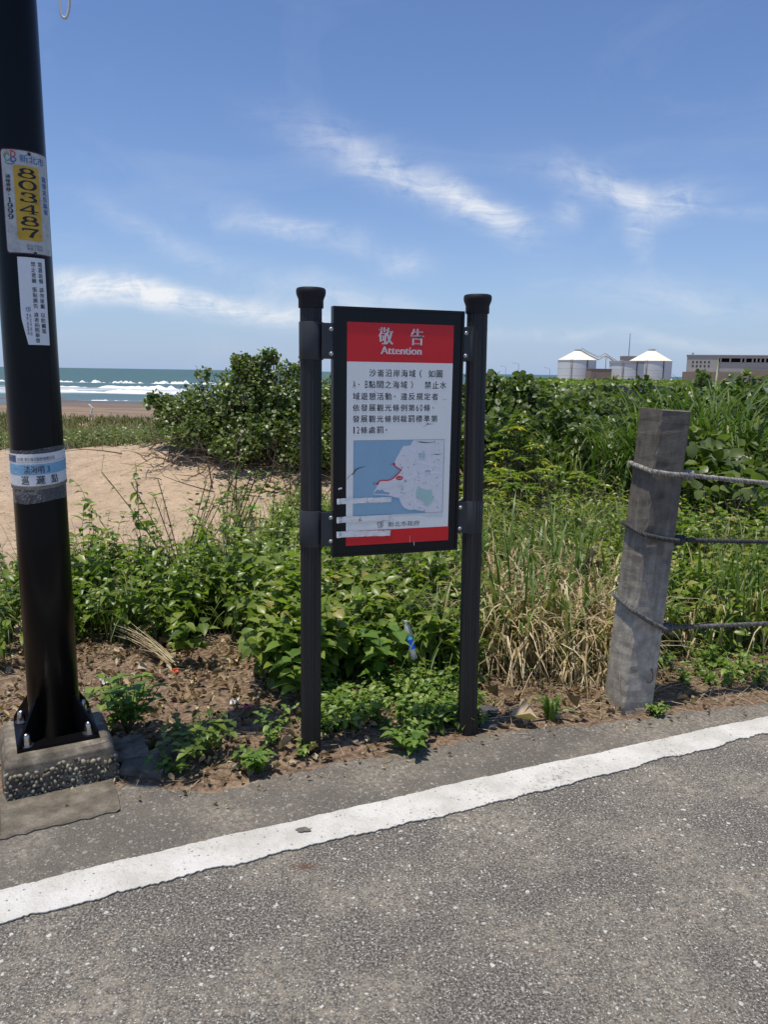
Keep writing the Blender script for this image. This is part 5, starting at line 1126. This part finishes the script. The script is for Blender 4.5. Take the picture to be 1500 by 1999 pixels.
# ------------------------------------------------------------------ near plants built leaf by leaf
LEAF = {}
def leaf_meshes(key, T, mat):
    out = []
    for t in (.15, .4, .6, .85):
        B = Batch(); B.leaf((0, 0, 0), (1, 0, 0), 1, .62 if T is not T_LA else .36, t); o = B.build('leaf', T, [mat]); me = o.data; bpy.data.objects.remove(o); out.append(me)
    LEAF[key] = out
leaf_meshes('herb', T_OV, M_herb); leaf_meshes('light', T_OV, M_light)
def leafy(name, x, y, h, ns, L, spread, label, key='light', group='small weeds at the road edge', per=6):
    z = hz(x, y); r_ = plant_thing(name, x, y, label, 'plant', group); B = Batch()
    for k in range(ns):
        az = k * 2.4 + U(-.4, .4); p = Vector((0, 0, 0)); le = U(.3, 1) * spread; tw = U(0, 3)
        for i in range(per):
            u = (i + 1) / per; q = Vector((math.cos(az) * le * h * u, math.sin(az) * le * h * u, h * U(.9, 1) * u * (1 - .2 * le * u))); B.stick(p, q, .003, .002, .5); p = q; tw += 1.57
            if u < .25: continue
            for sg in (0, math.pi):
                a = tw + sg + U(-.3, .3); l = L * U(.7, 1.2); d = Vector((math.cos(a), math.sin(a), U(-.2, .45))).normalized()
                o = bpy.data.objects.new('leaf', random.choice(LEAF[key])); s_ = Vector((0, 0, 1)).cross(d).normalized(); n_ = d.cross(s_)
                mm = Matrix((d * l, s_ * l, n_ * l)).transposed().to_4x4(); mm.translation = q; o.parent = r_; o.matrix_local = mm; COL.objects.link(o)
    o = B.build('stem', T_OVC, [M_stem, M_stem]); o.parent = r_
leafy('young_weed', -1.12, 3.16, .26, 18, .056, .7, 'bushy bright green weed growing against the right side of the pebbly footing', per=6)
leafy('young_weed', -.76, 2.97, .17, 20, .046, 1.15, 'shaded dark low weed at the paved edge right of the footing', 'herb', per=5)
leafy('young_weed', -.83, 2.84, .09, 6, .036, 1.3, 'trailing pale sprout spilling onto the paving nearest the footing', per=4)
leafy('young_weed', -.50, 2.86, .10, 8, .040, .9, 'small round green weed at the paved edge left of the left sign post')
leafy('young_weed', -.47, 3.05, .17, 5, .036, .6, 'thin upright sprout in the litter left of the left sign post', per=6)
leafy('young_weed', -.33, 2.99, .07, 4, .030, .8, 'tiny sprout touching the foot of the left sign post', per=4)
leafy('young_weed', .13, 3.06, .11, 6, .052, .9, 'pale broad leaved sprout at the paved edge between the two posts')
leafy('young_weed', .42, 3.30, .08, 5, .036, 1.0, 'low sprout just right of the right sign post foot', per=4)
leafy('young_weed', 1.32, 3.45, .06, 7, .030, 1.4, 'small sprouts at the foot of the leaning concrete post', per=4)
leafy('broadleaf_weed', -1.06, 3.98, .30, 3, .11, .35, 'solitary dark broad leaved weed standing in the leaf litter', 'herb', 'broad leaved weeds', per=5)
leafy('broadleaf_weed', -.40, 3.50, .34, 4, .10, .45, 'broad leaved weed with drooping leaves beside the left sign post', 'light', 'broad leaved weeds', per=6)
leafy('broadleaf_weed', -.52, 3.62, .36, 4, .10, .45, 'broad leaved weed at the left border of the tall weeds', 'herb', 'broad leaved weeds', per=6)
leafy('broadleaf_weed', -.02, 3.72, .36, 4, .105, .5, 'broad leaved weed under the left half of the sign board', 'light', 'broad leaved weeds', per=6)
leafy('broadleaf_weed', .30, 3.85, .36, 4, .10, .5, 'broad leaved weed beside the blue bottle', 'herb', 'broad leaved weeds', per=6)
# bright green leaf on the sand bank
B = Batch()
for a in (.3, 2.2, 4.2): B.leaf((-1.42, 8.15, hz(-1.42, 8.15) + .12), (math.cos(a), math.sin(a), .3), .12, .11, .6)
o = B.build('bright_leaf', T_RD, [leafmat('lime_leaf', [(0, (.12, .45, .01)), (1, (.16, .55, .01))], .4, .3), M_stem]); tag(o, 'single lime green leaf glowing on the sand between the two fronds', 'leaf')
# ------------------------------------------------------------------ litter on the soil
B = Batch()
for x, y in scatter(2600, -2.2, 1.6, 2.75, 4.4, lambda x, y: (.9 if -1.3 < x < -.2 else .6) if (-TY * x + TX * y) > edge_n(TX * x + TY * y) + .03 else 0):
    a = U(0, 6.28); l = U(.012, .05) * (1 if U(0, 1) < .9 else 1.6); B.leaf((x, y, hz(x, y) + U(.002, .02)), (math.cos(a), math.sin(a), U(-.3, .4)), l, l * U(.25, .7), U(0, 1) ** .8, GA(0, .8))
for x, y in scatter(2600, -2.2, 2.6, 2.75, 4.6, lambda x, y: .8 if (-TY * x + TX * y) > edge_n(TX * x + TY * y) + .01 else 0):
    a = U(0, 6.28); l = U(.03, .14); z = hz(x, y) + U(.002, .018); B.stick((x, y, z), (x + math.cos(a) * l, y + math.sin(a) * l, z + U(-.004, .02)), U(.0008, .0026), .0008, U(.2, 1))
for x, y in scatter(1500, .42, 2.8, 2.9, 4.7, lambda x, y: .9 if (-TY * x + TX * y) > edge_n(TX * x + TY * y) + .01 else 0):
    a = U(0, 6.28); l = U(.03, .16); z = hz(x, y) + U(.004, .03); B.stick((x, y, z), (x + math.cos(a) * l, y + math.sin(a) * l, z + U(-.006, .03)), U(.0009, .003), .0009, U(.3, 1))
for x, y in scatter(170, -1.2, 2.6, 2.4, 3.9, lambda x, y: .6 if -.13 < (-TY * x + TX * y) - edge_n(TX * x + TY * y) < .01 else 0):
    a = U(0, 6.28); l = U(.006, .03); B.leaf((x, y, .012), (math.cos(a), math.sin(a), U(0, .2)), l, l * U(.2, .5), U(0, 1), GA(0, .4)) if U(0, 1) < .5 else B.stick((x, y, .008), (x + math.cos(a) * l * 2, y + math.sin(a) * l * 2, .010), .0012, .0008, U(.2, 1))
o = B.build('leaf_litter', T_DEAD, [M_dead, M_dry]); tag(o, 'brown leaf litter and straw on the bare soil', 'leaf litter', kind='stuff')
B = Batch()
for x, y in scatter(1300, -6, -.6, 5.6, 15, lambda x, y: 1 if x < -.6 - .05 * y else .2):
    a = U(0, 6.28); l = U(.02, .09); z = hz(x, y) + .006; B.stick((x, y, z), (x + math.cos(a) * l, y + math.sin(a) * l, z + U(0, .01)), U(.001, .004), .001, U(.0, .7))
o = B.build('sand_litter', T_DEAD, [M_dead, M_twig]); tag(o, 'scattered twigs on the open sand', 'twigs', kind='stuff')
for x, y, s, tn, lb in ((.575, 3.55, .085, .35, 'rust brown curled dead leaf standing upright right of the right sign post'), (.60, 3.36, .13, .85, 'largest pale flat dead leaf right of the right sign post'), (.94, 3.45, .09, .4, 'brown curled dead leaf near the foot of the concrete post'), (.66, 3.53, .075, .3, 'second rusty curled leaf beside the upright one'), (-.30, 2.985, .05, .6, 'torn dry leaf lying against the foot of the left sign post')):
    B = Batch(); B.leaf((x, y, hz(x, y) + .03), (U(-1, 1), U(-.3, .3), U(-.2, .4)), s, s * .75, tn, U(-.6, .6)); o = B.build('dead_leaf', T_DEAD, [M_dead, M_twig]); tag(o, lb, 'dead leaf', 'curled dead leaves')
def scrap(name, x, y, s, col, lb, cat='litter', rough=.4):
    bm = bmesh.new(); bmesh.ops.create_grid(bm, x_segments=7, y_segments=6, size=s)
    for v in bm.verts: v.co = Vector((v.co.x * U(.7, 1), v.co.y * U(.5, .9), abs(GA(0, s * .35)) + .3 * s * math.sin(v.co.x / s * 3) ** 2))
    tag(from_bm(name, bm, simple(name + '_' + cat, col, rough), None, False, loc=(x, y, hz(x, y) + .006), rot=(U(-.3, .3), U(-.3, .3), U(0, 3))), lb, cat, 'scraps of litter on the soil')
scrap('plastic_scrap', -1.10, 3.88, .020, (.75, .06, .02), 'orange red plastic scrap on the soil below the straw bundle')
scrap('wrapper', -.645, 3.42, .022, (.72, .12, .24), 'crumpled pink wrapper on the soil beside white tissue')
scrap('tissue', -.70, 3.47, .026, (.62, .62, .60), 'crumpled white tissue left of the pink wrapper', 'tissue', .8)
scrap('tissue', -.62, 3.55, .020, (.66, .64, .58), 'smaller white tissue behind the pink wrapper', 'tissue', .8)
scrap('paper_scrap', -1.42, 3.72, .035, (.55, .52, .47), 'pale torn paper behind the bushy weed', 'paper', .8)
scrap('paper_scrap', -.56, 2.98, .016, (.60, .60, .60), 'tiny white paper scrap in the lamp shadow', 'paper', .8)
scrap('paper_scrap', -.98, 3.78, .016, (.55, .38, .08), 'yellow paper scrap right of the orange scrap', 'paper', .8)
for x, y, s, lb in ((.49, 3.30, .05, 'dark stone at the foot of the right sign post'), (.50, 3.42, .06, 'grey stone behind the dark stone by the right sign post')):
    o = bpy.data.objects.new('stone', ST[0] if s < .055 else ST[1]); o.scale = (s, s, s * .8); o.location = (x, y, hz(x, y) + .01); link(o); tag(o, lb, 'stone', 'stones by the right sign post')
for x, y, s, z, lb in ((-.268, 2.462, .026, .0125, 'worn oval chip in the white road line'),):
    V, F = poly2d([(x + s * (1 + .25 * math.sin(3 * i)) * math.cos(i * .449), y + s * .55 * (1 + .2 * math.cos(2 * i)) * math.sin(i * .449)) for i in range(14)])
    me = raw_mesh('paint_chip', np.column_stack([V, np.full(len(V), z)]), F); me.materials.append(M_edge); tag(link(bpy.data.objects.new('paint_chip', me)), kind='structure')
# bottle hanging in the weeds
bt_ = empty('plastic_bottle', (.148, 3.74, .235), label='crushed clear plastic bottle with a blue label stuck upright in the weeds', cat='bottle'); bt_.rotation_euler = (R(-10), R(-14), 0); bt_.scale = (.75, .75, .75)
mp, t_, b_ = mat_base('clear_bottle'); b_.inputs['Base Color'].default_value = (.85, .88, .9, 1); b_.inputs['Roughness'].default_value = .1; b_.inputs['Alpha'].default_value = .35
bm = bmesh.new(); lathe(bm, [(.020, -.10), (.026, -.09), (.024, -.055), (.026, -.03), (.025, .05), (.027, .085), (.022, .12), (.012, .15), (.012, .165)], 16); from_bm('bottle_body', bm, mp, bt_, True)
bm = bmesh.new(); lathe(bm, [(.0262, -.03), (.0255, .035)], 16, cap0=False, cap1=False); from_bm('label_sleeve', bm, simple('bottle_blue', (.01, .08, .55), .3), bt_, True)
bm = bmesh.new(); lathe(bm, [(.0258, .036), (.0265, .058)], 16, cap0=False, cap1=False); from_bm('label_band', bm, simple('bottle_cyan', (.12, .50, .75), .3), bt_, True)
bm = bmesh.new(); lathe(bm, [(.0135, .15), (.0135, .168)], 14); from_bm('bottle_cap', bm, simple('bottle_cap_grey', (.5, .52, .52), .4), bt_)
# dead stump poking from the dry grass
bm = bmesh.new(); tube(bm, [(0, 0, 0), (.04, 0, .22), (.09, .02, .42), (.12, .02, .50)], [.030, .026, .02, .012], 8); tube(bm, [(.07, 0, .36), (.0, 0, .46)], [.012, .006], 6); tube(bm, [(.08, 0, .40), (.17, .02, .43)], [.01, .005], 6)
tag(from_bm('dead_stump', bm, M_twig and simple('dark_bark', (.045, .032, .025), .9), None, True, loc=(1.22, 4.75, hz(1.22, 4.75))), 'dark dead woody stump leaning in the dry grass left of the concrete post', 'stump')
# ------------------------------------------------------------------ dune grass, far scrub
B = Batch()
for x, y in scatter(9000, -22, -1.5, 14.5, 33, lambda x, y: (1 if y > 15.6 + .25 * (x + 6) ** 2 * .02 + .6 * math.sin(x * 1.3) else .0) * (1 if x / y < -.12 else .2) * (.45 + .55 * (math.sin(x * .9 + y * .5) > -.2))):
    for _ in range(4):
        bx, by = x + GA(0, .15), y + GA(0, .15); B.blade((bx, by, hz(bx, by) - .02), U(0, 6.28), U(.16, .46) * (1 if y > 17 else .6), U(.08, .25), .009 + .0006 * (y - 15), U(.3, 1), U(0, 1) ** 1.2)
o = B.build('dune_grass', T_OVC, [M_dune, M_dune]); tag(o, 'olive green dune grass between the open sand and the beach', 'grass', kind='stuff')
def low_creeper(spots, L, lb, hgt=.38):
    B = Batch()
    for x, y in spots:
        for _ in range(26): a = U(0, 6.28); B.leaf((x + GA(0, .22), y + GA(0, .22), hz(x, y) + U(.02, hgt)), (math.cos(a), math.sin(a), U(-.3, .5)), L * U(.6, 1.2), L * .9, U(.1, .9), GA(0, .4))
    o = B.build('beach_creeper', T_RDC, [M_hib, M_twig]); tag(o, lb, 'creeper', kind='stuff')
low_creeper(scatter(150, -5.0, -2.6, 13.0, 17.5, lambda x, y: 1 if y > 15.2 - .8 * (x + 4.8) else .02), .075, 'dark creeper spreading left from the beach shrub onto the dune')
low_creeper(scatter(120, -9, -3.5, 15.0, 17.5), .06, 'green creeper along the sand edge of the dune')
low_creeper([(-1.9, 8.9), (-1.6, 9.4), (-.9, 9.1), (-.5, 8.8), (-1.2, 9.5), (-.2, 9.2)], .085, 'scattered creeper leaves on the sand bank under the beach shrub', .10)
low_creeper([(-2.75, 12.6), (-2.7, 12.4), (-1.75, 9.9)], .06, 'small green creeper patch alone on the open sand', .12)
B = Batch(); n_ = 34000
Y_ = 15 + 300 * G.random(n_) ** 2.2; A_ = G.uniform(.02, .95, n_); X_ = A_ * Y_; keep = (np.sin(X_ * .35 + 1) * np.sin(Y_ * .3) + .6 * np.sin(X_ * .11) * np.sin(Y_ * .08 + 2)) > -.55; X_, Y_ = X_[keep], Y_[keep]; n_ = len(X_)
hh_ = (.75 + .45 * np.sin(X_ * .5) * np.sin(Y_ * .4 + 1)) * G.random(n_) ** .5 * (1 - .3 * sstep(60, 200, Y_)); LL = (.10 + .0045 * Y_) * G.uniform(.6, 1.2, n_)
D_ = G.normal(0, 1, (n_, 3)); D_[:, 2] *= .4
B.leaves(np.column_stack([X_, Y_, H(X_, Y_) + hh_, D_, LL, LL * .9, np.clip(.35 + .3 * np.sin(X_ * .2) + G.uniform(-.3, .3, n_), 0, 1), G.normal(0, .5, n_)]))
o = B.build('distant_scrub', T_RDC, [M_herb, M_twig]); tag(o, 'low green scrub stretching from the thicket to the tanks', 'scrub', kind='stuff')
# loose stones and grit on the road
bm = bmesh.new()
for _ in range(260):
    s, n_ = U(-1.6, 2.6), U(.2, 2.24); x, y = rd(s, n_); r_ = U(.002, .0048); mm = Matrix.Translation((x, y, r_ * .25)) @ Euler((U(0, 6), U(0, 6), U(0, 6))).to_matrix().to_4x4() @ Matrix.Diagonal((r_ * U(.8, 1.5), r_, r_ * .6, 1))
    bmesh.ops.create_icosphere(bm, subdivisions=1, radius=1, matrix=mm)
tag(from_bm('loose_gravel', bm, simple('pale_grit', (.50, .48, .43), .8, .2, 0, .35, 30), None), 'pale grit scattered over the asphalt', 'gravel', kind='stuff')
